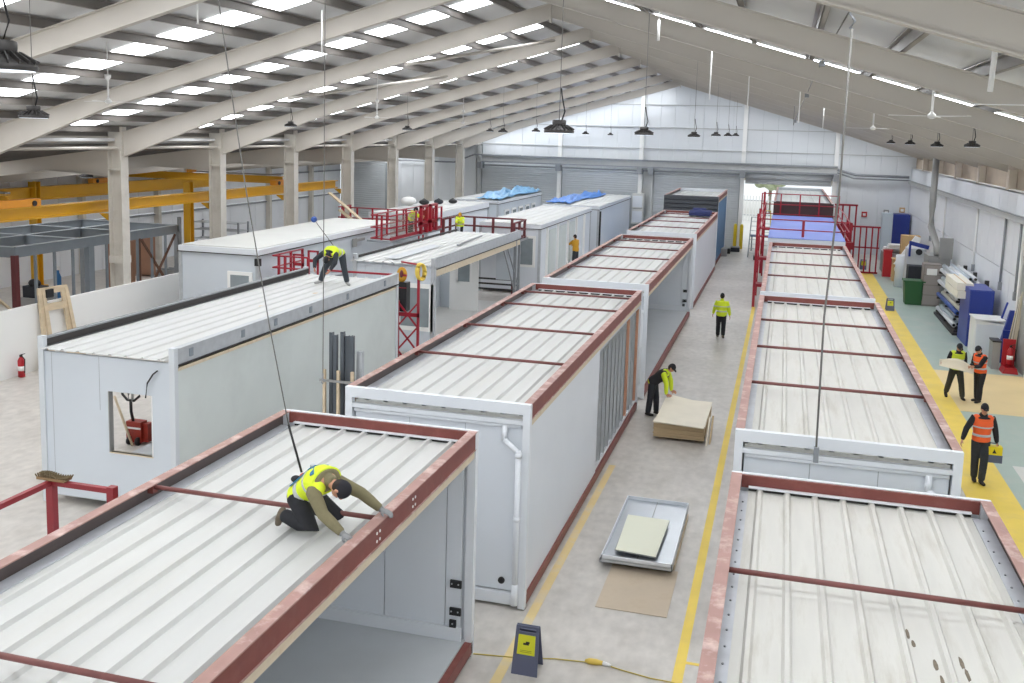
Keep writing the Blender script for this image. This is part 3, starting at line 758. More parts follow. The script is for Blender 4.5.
tarp('light blue tarpaulin bunched along the farthest left cabin roof edge', -18.4, -16.9, 58.3, 69.5, 3.5, TARPL, .4, .0)
# navy bundle
mb = MB()
for i in range(4):
    y = 56.0+i*.28
    mb.tube([(-5.1, y, 3.40+.04*(i % 2)), (-4.5, y+.06, 3.46), (-3.9, y, 3.42)], [.12, .19, .14], NAVY, 10)
mb.tube([(-4.9, 56.3, 3.58), (-4.2, 56.5, 3.6)], [.14, .12], NAVY, 10)
tag(mb.build('cloth_bundle'), 'navy folded sheet bundle at the end of a white unit roof', 'bundle')

# ------------------------------------------------------------------ red guard platforms
def guard(lab, pts, zf, zt, posts=6, m=REDG, mid=True, floor=None, name='guard_rail', legs=None, r=.03, group=None):
    """pts: polyline of the rail in xy"""
    t = thing(name, lab, 'guard rail', (pts[0][0], pts[0][1], zf), group)
    P = [V((p[0], p[1], 0)) for p in pts]
    for z in ([zt, (zt+zf)/2, zf+.05] if mid else [zt, zf+.05]):
        MB().tube([(p.x, p.y, z) for p in P], r, m, 6).build('rail', t)
    L = [0]
    for a, b in zip(P[:-1], P[1:]): L.append(L[-1]+(b-a).length)
    for k in range(posts):
        d = L[-1]*k/(posts-1)
        for i in range(len(P)-1):
            if d <= L[i+1]+1e-6:
                f = (d-L[i])/(L[i+1]-L[i]); q = P[i].lerp(P[i+1], f); break
        z0 = legs if (legs is not None and k in (0, posts-1)) else zf
        MB().box(q.x-r*1.2, q.x+r*1.2, q.y-r*1.2, q.y+r*1.2, z0, zt+.02, m).build('post', t)
    if floor:
        B(floor[0], floor[1], floor[2], floor[3], zf-.08, zf, GALVD).build('platform', t)
    return t
# bottom left cage beside the nearest unit
t = thing('access_platform', 'red tubular frame at the lower left with a wooden brush on it', 'guard frame', (-8, 8.2, 0))
RR = mat('deep_red_paint', '8f2a32', .45, var=.1, scale=4)
for nm, a, b, w in (('rail', (-8.05, 9.27, 3.4), (-8.05, 4.2, 3.4), .06), ('rail', (-8.05, 9.27, 3.4), (-7.22, 9.27, 3.4), .06), ('rail', (-7.62, 8.6, 2.72), (-7.62, 4.2, 2.72), .06),
                    ('post', (-8.05, 9.27, 3.38), (-8.05, 9.27, .0), .09), ('post', (-7.22, 9.27, 3.45), (-7.22, 9.27, .0), .09), ('rail', (-8.05, 9.27, 2.75), (-8.05, 4.2, 2.75), .05)):
    MB().bar(a, b, w, w, RR).build(nm, t)
mb = MB().box(-8.2, -7.82, 9.2, 9.34, 3.44, 3.47, mat('brush_wood', '8d7352', .7))
for i in range(14):
    for j in range(4): mb.bar((-8.21+i*.031, 9.22+j*.033, 3.47), (-8.22+i*.033, 9.21+j*.038, 3.5+.012*math.sin(i*.5)), .02, .014, mat('bristles', '6e6046', .9))
b = mb.build('hand_brush'); tag(b, 'brown bristled brush head resting on the red frame', 'brush')
# red rails behind L1
guard('red railing standing behind the bending worker', [(-16.4, 31.6), (-16.4, 29.5), (-15.1, 29.5)], 2.5, 3.3, 5, floor=(-16.5, -14.9, 29.4, 31.8), legs=0)
for x, z, lab in ((-15.85, 3.15, 'low red hoop frame left of the bending worker'), (-15.3, 3.3, 'tall red hoop frame left of the bending worker')):
    mb = MB()
    for dx in (0, .34): mb.box(x+dx-.03, x+dx+.03, 29.9, 29.96, 2.5, z+.2, REDG)
    mb.box(x-.03, x+.37, 29.9, 29.96, z+.14, z+.2, REDG).box(x-.03, x+.37, 29.9, 29.96, z-.2, z-.1, REDG)
    tag(mb.build('hoop_frame'), lab, 'guard frame')
# platform with the crouching worker between L2 and L3
p9 = guard('red railed platform holding the yellow vested worker', [(-16.3, 43.5), (-16.3, 37.4), (-15.4, 37.3), (-15.4, 43.5)], 3.1, 4.1, 13, floor=(-16.4, -15.3, 37.2, 43.6), legs=0)
MESHM = mat('guard_mesh', '9a8f84', .6)
mb = MB()
for i in range(30): mb.box(-15.43, -15.42, 37.35+i*.1, 37.362+i*.1, 3.15, 4.05, MESHM)
for i in range(10): mb.box(-15.43, -15.42, 37.35, 40.4, 3.15+i*.09, 3.162+i*.09, MESHM)
mb.build('mesh_infill', p9)
B(-15.42, -15.36, 37.3, 43.5, 3.05, 3.22, REDG).build('toe_board', p9)
for k, (y, lab) in enumerate([(40.5, 'tall red gate hoop left of its pair on the railed platform'), (41.7, 'tall red gate hoop right of its pair on the railed platform')]):
    mb = MB()
    for dy in (0, .75): mb.box(-15.34, -15.22, y+dy-.07, y+dy+.07, 3.1, 4.32, REDG)
    mb.box(-15.34, -15.22, y-.07, y+.82, 4.24, 4.34, REDG).box(-15.34, -15.22, y-.07, y+.82, 3.5, 3.62, REDG)
    tag(mb.build('gate_hoop'), lab, 'gate')
guard('dark red railing across the gap behind the open sided unit', [(-14.9, 42.4), (-14.9, 44.3), (-11.5, 44.3), (-11.5, 42.2)], 2.8, 3.62, 9, m=REDD, floor=(-15, -11.4, 42, 44.4), legs=0, r=.045)
t = guard('long red railing running back beside the far cabins', [(-16.7, 44.0), (-20.9, 44.0), (-20.9, 45.4)], 2.8, 3.8, 8, floor=(-21, -16.6, 43.7, 45.5), legs=0)
# lift mast next to L2
t = thing('mast_platform', 'red lattice mast platform in front of the open sided unit', 'mast platform', (-11, 28.0, 0))
for x in (-11.28, -10.62): B(x, x+.07, 27.9, 27.97, 0, 3.55 if x > -11 else 2.4, REDG).build('mast_post', t)
for k in range(3):
    MB().bar((-11.25, 27.93, .1+k*.75), (-10.6, 27.93, .85+k*.75), .04, .05, REDG).build('lattice', t)
    MB().bar((-10.6, 27.93, .1+k*.75), (-11.25, 27.93, .85+k*.75), .04, .05, REDG).build('lattice', t)
MB().bar((-11.3, 27.93, 1.98), (-10.55, 27.93, 1.98), .06, .12, REDG).build('rail', t)
MB().bar((-11.3, 28.3, 3.55), (-10.55, 27.93, 3.55), .04, .05, REDG).bar((-14.0, 28.4, 3.1), (-11.0, 28.0, 3.18), .05, .06, REDG).build('rail', t)
MB().bar((-11.9, 27.9, .9), (-11.0, 27.9, .1), .05, .06, REDD).build('stay', t)
MB().box(-11.5, -11.0, 27.98, 28.3, 2.05, 2.95, BLACK).box(-11.5, -11.0, 27.97, 27.98, 2.78, 2.8, REDG).build('control_cabinet', t)
tag(MB().ell((-11.2, 28.1, 3.18), .17, .12, .24, OCHRE).ell((-11.17, 28.0, 3.22), .06, .05, .12, REDD).build('tool_bag'), 'ochre bag standing on the black control cabinet', 'bag')
mb = MB()
for k in range(6):
    pts = [(-10.55+.12*math.cos(a*PI/8)+.03*k, 27.9-.03*k, 3.35+.25*math.sin(a*PI/8)) for a in range(17)]
    mb.tube(pts, .025, YELP, 6)
mb.build('rope'); tag(bpy.data.objects['rope'], 'coil of yellow rope hanging on the red mast top', 'rope')
# R4 guard frame
t = guard('red handrail around the near end of the lilac roofed unit', [(-.95, 57), (-1.0, 45.0), (2.85, 45.0), (2.9, 57)], 3.3, 4.15, 3, m=REDG, legs=0)
B(.85, .93, 44.97, 45.03, 3.3, 4.15, REDG).build('post', t)
t = guard('red handrail at the far end of the lilac roofed unit', [(-1.2, 58.3), (3.0, 58.3)], 3.4, 4.6, 5, m=REDG)
t = thing('access_tower', 'tall red access tower left of the lilac roofed unit', 'access tower', (-1.1, 48, 0))
for y in (46.0, 49.5, 58.0): B(-1.12, -1.0, y, y+.12, 0, 4.3 if y < 50 else 4.7, REDG).build('post', t)
for z in (1.1, 2.2): MB().bar((-1.06, 46, z), (-1.06, 58, z), .06, .08, REDG).build('rail', t)
for z, y in ((.8, 47), (2.6, 57), (1.6, 51)): B(-1.1, -.6, y, y+.7, z, z+.14, REDG).build('foot_plate', t)
t = thing('guard_gate', 'red barred lift gate at the end of the yellow walkway band', 'gate', (4.6, 60.8, 0))
for i in range(6): B(3.75+i*.33, 3.83+i*.33, 60.9, 61.0, .05, 2.75, REDG).build('bar', t)
MB().box(3.7, 5.55, 60.9, 61.0, 2.7, 2.8, REDG).box(3.7, 5.55, 60.9, 61.0, 0.02, .12, REDG).box(3.7, 5.55, 60.9, 61.0, 1.5, 1.58, REDG).build('gate_rail', t)
for i in range(3): B(3.35+i*.22, 3.5+i*.22, 59.6+i*.3, 59.75+i*.3, 0, 3.0+(.25 if i == 1 else 0), REDG).build('lift_post', t)
B(3.3, 4.0, 59.6, 60.5, 1.5, 1.9, REDG).build('lift_carriage', t)
t = thing('guard_gate', 'farther red barred frame beside the handrail by the doorway', 'gate', (3.9, 68, 0))
for i in range(4): B(3.3+i*.42, 3.4+i*.42, 68, 68.1, .05, 3.6, REDG).build('bar', t)
B(3.25, 4.7, 68, 68.1, 3.5, 3.62, REDG).build('gate_rail', t); B(3.25, 4.5, 68, 68.1, 1.9, 2.3, REDG).build('gate_rail', t)

# ------------------------------------------------------------------ side bay: crane, steel frame
t = thing('crane_runway', 'lower yellow crane runway beam carried on the big columns', 'crane beam', (-23, 30, 4.6))
MB().box(-23.17, -22.83, 2, 48, 4.82, 4.86, YELB).box(-23.02, -22.98, 2, 48, 4.5, 4.82, YELB).box(-23.15, -22.85, 2, 48, 4.46, 4.5, YELB).build('beam', t)
for i in range(1, 8):
    y = 4.47+6.165*i; MB().prism([(-22.85, 4.44), (-22.5, 4.44), (-22.5, 4.2)], 'y', y-.08, y+.08, YELB).build('bracket', t)
t = thing('crane_runway', 'upper yellow crane runway beam along the side bay wall', 'crane beam', (-33, 30, 4.4))
MB().box(-33.2, -32.8, 2, 52, 4.5, 4.55, YELB).box(-33.03, -32.97, 2, 52, 4.0, 4.5, YELB).box(-33.2, -32.8, 2, 52, 3.95, 4.0, YELB).build('beam', t)
for y, lab in ((37.0, 'nearer yellow crane post behind the grey steel frame'), (58.2, 'farther yellow crane post beside the second column')):
    pass
t = thing('crane_post', 'nearer yellow crane post behind the grey steel frame', 'post', (-32.9, 37.4, 0))
MB().box(-33.1, -32.7, 37.3, 37.34, 0, 4.8, YELB).box(-33.1, -32.7, 37.6, 37.64, 0, 4.8, YELB).box(-32.92, -32.88, 37.34, 37.6, 0, 4.8, YELB).build('shaft', t)
B(-33.2, -32.6, 37.2, 37.8, 0, .04, YELB).build('base_plate', t)
t = thing('crane_post', 'farther yellow crane post just left of the second column', 'post', (-23.6, 35.6, 0))
MB().box(-24.1, -23.8, 35.9, 35.94, 0, 5.2, YELB).box(-24.1, -23.8, 36.16, 36.2, 0, 5.2, YELB).box(-23.97, -23.93, 35.94, 36.16, 0, 5.2, YELB).build('shaft', t)
B(-24.2, -23.7, 35.8, 36.3, 0, .04, YELB).build('base_plate', t)
def crane(y, lab):
    t = thing('overhead_crane', lab, 'crane', (-28, y, 4.9))
    MB().box(-32.9, -23.1, y-.12, y+.12, 5.2, 5.24, YELB).box(-32.9, -23.1, y-.03, y+.03, 4.95, 5.2, YELB).box(-32.9, -23.1, y-.16, y+.16, 4.9, 4.95, YELB).build('girder', t)
    OR = mat('crane_orange', 'e89a2a', .4)
    for x, z in ((-33, 4.56), (-23, 4.87)):
        e = MB().box(x-.15, x+.15, y-1.1, y+1.1, z, z+.24, OR).build('end_carriage', t)
        for dy in (-.8, .8): sub(MB().lathe((x+.15, y+dy, z+.1), [(.09, 0), (.09, .04)], BLACK, 12, 'x'), 'wheel', e)
    MB().box(-29.2, -28.2, y-.35, y+.25, 5.26, 5.5, WHITE).build('hoist', t)
    MB().box(-28.2, -27.9, y-.2, y+.2, 5.26, 5.42, OR).build('hoist_motor', t)
    MB().box(-27.9, -23.4, y+.2, y+.42, 5.26, 5.32, GREYM).build('cable_tray', t)
crane(42.5, 'yellow overhead crane bridging the side bay behind the second column')
crane(25.2, 'yellow overhead crane at the left edge of the picture')

t = thing('unit_skeleton', 'grey blue steel unit frame standing in the side bay', 'steel frame', (-26.5, 31, 0))
fx0, fx1, fy0, fy1 = -29.2, -24.5, 26.9, 36.0
for a, b in (((fx1, fy0), (fx1, fy1)), ((fx0, fy0), (fx0, fy1)), ((fx0, fy0), (fx1, fy0)), ((fx0, fy1), (fx1, fy1)), ((fx0, 30), (fx1, 30)), ((fx0, 33), (fx1, 33)), (((fx0+fx1)/2, fy0), ((fx0+fx1)/2, fy1))):
    mb = MB().bar((a[0], a[1], 3.2), (b[0], b[1], 3.2), .05, .36, BLUESTEEL).bar((a[0], a[1], 3.38), (b[0], b[1], 3.38), .16, .02, mat('pale_flange', 'aeb6bd', .45)); mb.build('top_beam', t)
for x, y in ((fx1, fy0), (fx0, fy0), (fx1, fy1), (fx0, fy1)): B(x-.09, x+.09, y-.09, y+.09, 0, 3.1, REDD if y < 30 else GALVD).build('corner_post', t)
for k in range(9):
    y = fy0+.9+k*.92; B(fx1-.05, fx1+.03, y, y+.08, 0, 3.05, BLUESTEEL).build('wall_stud', t)
B(fx1-.1, fx1+.1, 30.4, 30.7, 0, 3.05, BLUESTEEL).build('wall_stud', t)
BR = mat('rust_brown', '6b4a3a', .6, var=.15, scale=5)
MB().bar((fx1, 33.6, 3.0), (fx1, 35.8, .4), .06, .09, BR).build('diagonal_brace', t)
MB().bar((fx1+.04, 33.6, .4), (fx1+.04, 35.8, 3.0), .06, .09, BR).build('diagonal_brace', t)
B(fx1-.05, fx1+.05, 33.4, 33.5, 0, 3.05, BR).build('wall_stud', t)
B(fx1-.05, fx1+.05, 36.1, 36.25, 0, 3.7, GALVD).build('tall_post', t)
# welding set and gas bottle
t = thing('welding_cart', 'welding machine on a trolley inside the grey steel frame', 'welding machine', (-27.8, 31.5, 0))
B(-28.3, -27.2, 31.2, 31.9, .2, .75, GREYM).build('power_source', t)
MB().box(-28.2, -27.4, 31.3, 31.8, .75, 1.2, DARKC2).ell((-27.8, 31.5, 1.3), .25, .2, .18, BLACK).build('wire_feeder', t)
for x in (-28.2, -27.3): MB().lathe((x, 31.2, .14), [(.13, 0), (.13, .06)], BLACK, 12, 'y').build('wheel', t)
tag(MB().lathe((-27.05, 31.9, .3), [(.02, 0), (.12, .01), (.12, 1.25), (.05, 1.42), (.05, 1.5), (.02, 1.52)], mat('gas_blue', '2e6ea8', .4), 14).lathe((-27.05, 31.9, 1.82), [(.06, 0), (.06, .14)], WHITE, 12).box(-27.2, -26.9, 31.75, 32.05, 0, .3, GREYM).build('gas_cylinder'), 'blue gas cylinder beside the welding machine', 'gas cylinder')
for (x, y, w, h, lab) in ((-29.9, 38.5, 1.3, 2.4, 'brown board stack leaning behind the steel frame'), (-31.2, 42.0, 1.2, 2.2, 'second brown board stack near the yellow post')):
    mb = MB()
    for k in range(3): mb.box(x+k*.02, x+w+k*.02, y+k*.07, y+k*.07+.05, 0, h-k*.1, mat('brown_board', 'a77f68', .7, var=.08))
    tag(mb.build('board_stack'), lab, 'boards')
t = thing('shelf_rack', 'grey wire shelf rack seen through the steel frame', 'rack', (-29.5, 47.5, 0))
for x in (-31, -28.2):
    for y in (47, 48): B(x-.04, x+.04, y-.04, y+.04, 0, 2.4, GALVD).build('upright', t)
for z in (.4, .9, 1.4, 1.9, 2.3): B(-31, -28.2, 47, 48, z, z+.04, GALV).build('shelf', t)
mb = MB()
for k in range(10): mb.box(-31.5+.1*k, -25.5+.2*k, 42+.35*k, 42.1+.35*k, .02+.04*(k % 3), .09+.04*(k % 3), GALVD if k % 2 else GREYM)
tag(mb.build('steel_lengths'), 'loose steel lengths lying on the side bay floor', 'steel bars', kind='stuff')
# wrapped rolls near the second column
for x, y, z, lab in ((-25.2, 38.6, .0, 'white wrapped bale left of the second column, lower'), (-25.1, 38.9, 1.2, 'white wrapped bale left of the second column, upper')):
    mb = MB().ell((x, y, z+.65), .55, .5, .66, mat('plastic_wrap', 'dfe0e2', .35, var=.08, scale=6, bump=.5)); tag(mb.build('wrapped_bale'), lab, 'bale')
# leaning plank and timber frame
t = thing('wooden_frame', 'bare timber window frame leaning on the low white wall', 'timber frame', (-21.5, 26, 0))
def tb(a, b, w=.14, d=.07): return MB().bar(a, b, w, d, TIMB, (1, 0, 0))
for i, (a, b) in enumerate((((-21.50, 24.77, 0), (-21.62, 24.67, 2.45)), ((-21.40, 24.96, 0), (-21.60, 24.80, 2.45)), ((-21.50, 25.99, 0), (-21.62, 25.66, 2.4)), ((-21.40, 26.12, 0), (-21.60, 25.79, 2.4)))):
    tb(a, b).build('upright', t)
tb((-21.62, 24.60, 2.42), (-21.62, 25.85, 2.38), .2).build('top_rail', t); tb((-21.60, 24.67, 1.9), (-21.60, 25.79, 1.86), .22).build('cross_rail', t)
tag(B(-21.58, -21.50, 24.86, 25.15, 2.2, 2.45, BLACK).build('work_glove'), 'black cloth hung on the leaning timber frame', 'cloth')
tag(MB().bar((-22.4, 22.6, 3.3), (-22.7, 26.6, .2), .1, .05, TIMB).build('timber_plank'), 'long timber plank leaning at the left edge behind the low wall', 'plank')
mb = MB()
for lab, a, b in (('long pale plank leaning over the finished cabin roof', (-21.2, 43.6, 4.5), (-18.9, 43.4, 2.9)), ('shorter pale plank leaning below the long one', (-20.6, 43.5, 3.7), (-19.3, 43.3, 2.9))):
    tag(MB().bar(a, b, .25, .06, TIMB).build('timber_plank'), lab, 'plank')
def extinguisher(x, y, lab, z=0.):
    t = thing('fire_extinguisher', lab, 'fire extinguisher', (x, y, z))
    MB().lathe((x, y, z), [(.03, 0), (.1, .01), (.1, .5), (.06, .58), (.03, .62)], REDP, 14).build('cylinder', t)
    MB().lathe((x, y, z+.2), [(.102, 0), (.102, .14)], WHITE, 14).build('label', t)
    MB().box(x-.03, x+.03, y-.03, y+.03, z+.6, z+.68, BLACK).bar((x, y, z+.68), (x+.14, y, z+.72), .03, .02, BLACK).build('valve', t)
    MB().tube([(x+.03, y, z+.64), (x+.16, y-.03, z+.55), (x+.15, y-.04, z+.15)], .014, BLACK, 6).build('hose', t)
extinguisher(-21.5, 23.7, 'red fire extinguisher at the foot of the low white wall')
extinguisher(7.75, 36.2, 'red fire extinguisher on a stand by the right wall', .25)
t = thing('extinguisher_stand', 'red stand under the extinguisher by the right wall', 'stand', (7.75, 36.2, 0))
MB().prism([(7.5, 0), (8.0, 0), (7.93, .2), (7.57, .2)], 'y', 35.9, 36.5, REDP).build('base', t); B(7.55, 7.95, 36.45, 36.5, .2, 1.1, REDP).build('back_plate', t)
tag(B(7.25, 7.5, 36.5, 37.1, 0, .95, GREYM).box(7.23, 7.52, 36.48, 37.12, .95, 1.0, BLACK).build('waste_bin'), 'grey box bin beside the red extinguisher stand', 'bin')
mb = MB()
for k in range(3): mb.box(-21.5, -21.3+.04*k, 24.4, 26.2, .02+k*.12, .12+k*.12, TIMB)
tag(mb.build('timber_offcuts'), 'timber lengths lying by the low white wall', 'timber', kind='stuff')

# bundle of grey cladding profiles standing between units
t = thing('profile_bundle', 'standing bundle of dark grey metal profiles behind the studded unit', 'metal profiles', (-9.2, 19, 0))
hx, hy = -8.72, 18.75
rnd = random.Random(3)
for i in range(10):
    x = hx-.33+.074*i; h = 3.33-rnd.random()*.06 - (.35 if i in (1, 8, 9) else 0)
    m = mat('slate_profile', '5e646b', .45, .3, var=.08) if i < 8 else GALV
    y = hy+rnd.uniform(-.12, .12)
    MB().prism([(x-.036, y-.05), (x+.036, y-.05), (x+.036, y+.05), (x+.02, y+.05), (x+.02, y-.03), (x-.036, y-.03)], 'z', .0, h, m).build('profile', t)
for x in (hx-.42, hx-.1, hx+.22): B(x, x+.06, hy-.24, hy-.18, 0, 2.55, TIMB).build('timber_batten', t)
mb = MB().box(hx-.48, hx+.5, hy-.27, hy-.24, 2.3, 2.35, GREYM); mb.build('strap', t)

# ------------------------------------------------------------------ aisle
# aluminium trays with a cream board
t = thing('panel_stack', 'stack of shiny metal trays on bearers in the aisle', 'metal panels', (-2.1, 18, 0))
ALU = mat('shiny_aluminium', 'c3c9cf', .28, .75, var=.08, scale=1.5)
for x in (-2.5, -2.0, -1.5): B(x-.05, x+.05, 16.8, 19.3, .0, .1, TIMB).build('bearer', t)
for k in range(2):
    a0, a1, b0, b1, z = -2.75+.03*k, -1.47, 16.5-.05*k, 19.5, .1+.08*k
    mb = MB().box(a0, a1, b0, b1, z, z+.015, ALU)
    for q in ((a0, a0+.02, b0, b1), (a1-.02, a1, b0, b1), (a0, a1, b0, b0+.02), (a0, a1, b1-.02, b1)): mb.box(*q, z, z+.08, WHITEP)
    mb.build('metal_tray', t)
MB().box(-2.1, -2.09, 16.5, 19.45, .195, .21, GREYM).build('fold_line', t)
mb = MB()
for k in range(3): mb.prism([(-2.52+.01*k, 16.7-.01*k), (-1.77, 16.6), (-1.73, 18.35), (-2.54, 18.38)], 'z', .262+k*.012, .272+k*.012, mat('cream_board', 'e9ead6', .6) if k == 2 else GREYM)
tag(mb.build('cream_board'), 'pale cream board lying on the shiny metal trays', 'board')
tag(MB().box(-2.54, -1.38, 15.0, 16.75, .004, .012, mat('brown_mat', 'c9b9a3', .7, var=.08, scale=2, dirt='b3a086', dirt_amt=.5)).build('floor_sheet'), 'thin brown sheet flat on the floor before the metal trays', 'sheet')
# plywood stack
t = thing('plywood_stack', 'stack of pale plywood sheets being handled in the aisle', 'plywood', (-2.15, 25.5, 0))
for x in (-2.6, -1.75): B(x-.05, x+.05, 24.7, 27.0, 0, .08, TIMB).build('bearer', t)
for k in range(10):
    j = .012*math.sin(k*2.3)
    B(-2.82+j, -1.55+j, 24.35+j, 26.8+j, .08+k*.038, .115+k*.038, PLY if k == 9 else PLYE).build('sheet', t)
mb = MB().prism([(-2.84, 24.3), (-1.56, 24.12), (-1.52, 26.4), (-2.66, 27.05)], 'z', .462, .485, PLY); mb.build('top_sheet', t)
for lab, dx in (('pale plywood strip leaning against the stack corner', 0), ('dark edged plywood strip leaning against the stack', .14)):
    tag(MB().prism([(24.25+dx, 0), (24.6+dx, 0), (25.3+dx, .46), (25.15+dx, .5)], 'x', -1.5+dx*.5, -1.46+dx*.5, PLYE if dx else PLY).build('plywood_strip'), lab, 'plywood')
# caution stand
def floor_sign(x, y, lab, rz=0., h=.66, name='floor_sign', face=None):
    t = thing(name, lab, 'floor sign', (x, y, 0))
    SG = mat('sign_slate', '5d6279', .5, var=.05)
    w = .19
    for s in (-1, 1):
        mb = MB()
        # tapered board leaning towards the apex
        def P(u, v, o=0): return (x+u, y+s*(.16*(1-v)+.01)+o*s, v*h)
        k = len(mb.v)
        def slab(u0, u1, v0, v1, m, th=.02, o=0):
            b = len(mb.v)
            f0, f1 = 1-.12*v0, 1-.12*v1
            mb.v.extend([P(u0*f0, v0, o), P(u1*f0, v0, o), P(u1*f1, v1, o), P(u0*f1, v1, o), P(u0*f0, v0, o+th), P(u1*f0, v0, o+th), P(u1*f1, v1, o+th), P(u0*f1, v1, o+th)])
            for q in ((3, 2, 1, 0), (4, 5, 6, 7), (0, 1, 5, 4), (1, 2, 6, 5), (2, 3, 7, 6), (3, 0, 4, 7)): mb.face([b+i for i in q], m)
        slab(-w, w, 0, .88, SG); slab(-w, -w*.72, .88, .96, SG); slab(w*.72, w, .88, .96, SG); slab(-w, w, .95, 1, SG)
        o = mb.build('panel', t)
        mb = MB(); slab(-w*.72, w*.72, .42, .82, mat('sign_yellow', 'dede2c', .5), .004, .02)
        l = mb.build('label'); l.parent = o
        mb = MB(); slab(-.05, .04, .62, .66, BLACK, .002, .024); slab(-.01, .05, .65, .69, BLACK, .002, .024); slab(-.09, .09, .5, .51, mat('sign_text', '8c8c22', .6), .002, .024); slab(-.09, .09, .47, .48, mat('sign_text', '8c8c22', .6), .002, .024)
        g = mb.build('pictogram'); g.parent = o
    return t
floor_sign(-3.12, 12.85, 'slate blue caution stand with yellow label on the near aisle floor')
floor_sign(5.02, 47.8, 'slate caution stand by the green bin on the walkway', h=.56)
floor_sign(4.9, 63.0, 'far slate caution stand behind the red barred gate', h=.6)
# extension lead
YCAB = mat('yellow_cable', 'c8b55a', .5)
t = thing('extension_lead', 'thin yellow extension lead crossing the aisle floor', 'cable', (-2.2, 13.2, 0))
MB().tube([(-4.3, 12.9, .012), (-3.9, 12.99, .012), (-3.5, 13.05, .012), (-3.2, 13.1, .012), (-2.8, 13.22, .012), (-2.4, 13.27, .012), (-2.1, 13.3, .012), (-1.8, 13.22, .012), (-1.4, 13.14, .012), (-1.09, 13.13, .012), (-.5, 12.9, .012)], .009, YCAB, 6).build('cable', t)
MB().tube([(-2.36, 13.27, .035), (-2.3, 13.275, .035), (-2.2, 13.28, .035), (-2.1, 13.29, .03)], [.02, .045, .045, .03], mat('plug_yellow', 'e5c65a', .4), 10).build('plug', t)
MB().tube([(-2.1, 13.29, .03), (-1.98, 13.27, .025)], [.034, .02], WHITE, 10).build('socket', t)

# step ladders and things by the doorway
def ladder(x, y, h, lab, m, yaw=0.):
    t = thing('step_ladder', lab, 'step ladder', (x, y, 0))
    for s in (-1, 1):
        MB().bar((x+s*.3, y-.55, 0), (x+s*.2, y, h), .06, .04, m).build('front_rail', t)
        MB().bar((x+s*.3, y+.55, 0), (x+s*.2, y+.05, h), .05, .04, m).build('rear_rail', t)
    n = int(h/.28)
    for k in range(1, n): 
        f = k/n; MB().bar((x-.3+.1*f, y-.55*(1-f), h*f), (x+.3-.1*f, y-.55*(1-f), h*f), .08, .03, GALV).build('tread', t)
    B(x-.22, x+.22, y-.1, y+.1, h-.02, h+.02, m).build('top_step', t)
ladder(-1.75, 66.3, 2.6, 'aluminium step ladder standing in the aisle before the doorway', GALV)
ladder(-1.0, 68.6, 2.9, 'yellow step ladder just behind the aluminium one', YELP)
for x, lab in ((-3.15, 'left one of two yellow bollards by the doorway'), (-2.72, 'right one of two yellow bollards by the doorway')):
    tag(MB().lathe((x, 70.6, 0), [(.12, 0), (.12, 1.6), (.08, 1.72), (.01, 1.75)], mat('bollard_yellow', 'e6c92a', .45), 12).build('bollard'), lab, 'bollard')
t = thing('trestle_table', 'blue topped trestle with white sheeting near the doorway', 'table', (-1.3, 70, 0))
B(-2.1, -.4, 69.6, 70.5, 1.0, 1.08, mat('blue_top', '2b5f92', .5)).build('tabletop', t)
for x in (-2, -.5): B(x, x+.07, 69.7, 70.4, 0, 1.0, GALVD).build('leg', t)
for i, (x, y, w, h, c, lab) in enumerate([(-3.5, 67.2, .5, .35, BLACK, 'black tool case by the blue sided unit'), (-3.6, 65.6, .45, .45, GREYM, 'grey crate by the blue sided unit'), (-3.0, 68.6, .6, .3, DARKC2, 'dark crate near the yellow bollards'), (-1.4, 64.6, .5, .25, DARKC2, 'dark case beside the step ladder foot')]):
    t = thing('tool_case', lab, 'case', (x, y, 0)); B(x-w/2, x+w/2, y-.25, y+.25, 0.01, h, c).build('body', t); B(x-w/2-.01, x+w/2+.01, y-.26, y+.26, h, h+.05, GREYM).build('lid', t)
# wall boxes on back wall
for (x, z, lab) in ((-9.95, .1, 'lowest pale box by the gable post'), (-9.95, 1.4, 'middle pale box by the gable post'), (-9.95, 2.5, 'top pale box by the gable post')):
    tag(B(x-.55, x+.25, YB-1.0, YB-.3, z, z+1.05, mat('pale_box', 'd8d8d4', .5)).box(x-.5, x+.2, YB-1.02, YB-1.0, z+.1, z+.9, WHITEP).build('control_box'), lab, 'control box')

# ------------------------------------------------------------------ right wall area
def locker(x0, x1, y0, y1, z0, z1, m, ms, lab, name='locker'):
    t = thing(name, lab, 'cabinet', ((x0+x1)/2, (y0+y1)/2, z0))
    B(x0, x1, y0+.02, y1, z0, z1, ms).build('body', t)
    d = B(x0+.02, x1-.02, y0-.01, y0+.02, z0+.03, z1-.03, m).build('door', t)
    sub(B(x1-.12, x1-.09, y0-.04, y0-.01, (z0+z1)/2, (z0+z1)/2+.14, GALV), 'handle', d)
    return t
locker(7.05, 7.9, 40.3, 42.3, 0, 2.2, BLUEC, BLUED, 'tall cobalt blue cabinet beside the roll racking')
locker(7.0, 8.1, 69.4, 70.6, 0, 3.0, BLUEC, BLUED, 'tall cobalt blue cabinet in the far right corner')
B_ = locker(6.3, 6.95, 68.5, 69.4, 0, 3.1, mat('pale_blue_grey', 'c6d2da', .4), mat('pale_blue_grey', 'c6d2da', .4), 'pale grey blue cabinet in the far right corner')
t = thing('white_cabinet', 'white slope sided cabinet in front of the blue cabinet', 'cabinet', (7.5, 39, 0))
MB().prism([(7.0, 0), (8.0, 0), (8.0, 1.25), (7.0, 1.35)], 'y', 38.5, 39.6, WHITE).build('body', t)
MB().box(7.04, 7.96, 38.47, 38.5, .08, 1.2, WHITEP).build('door', t); B(6.97, 8.03, 38.45, 39.65, 1.35, 1.39, WHITE).build('top', t)
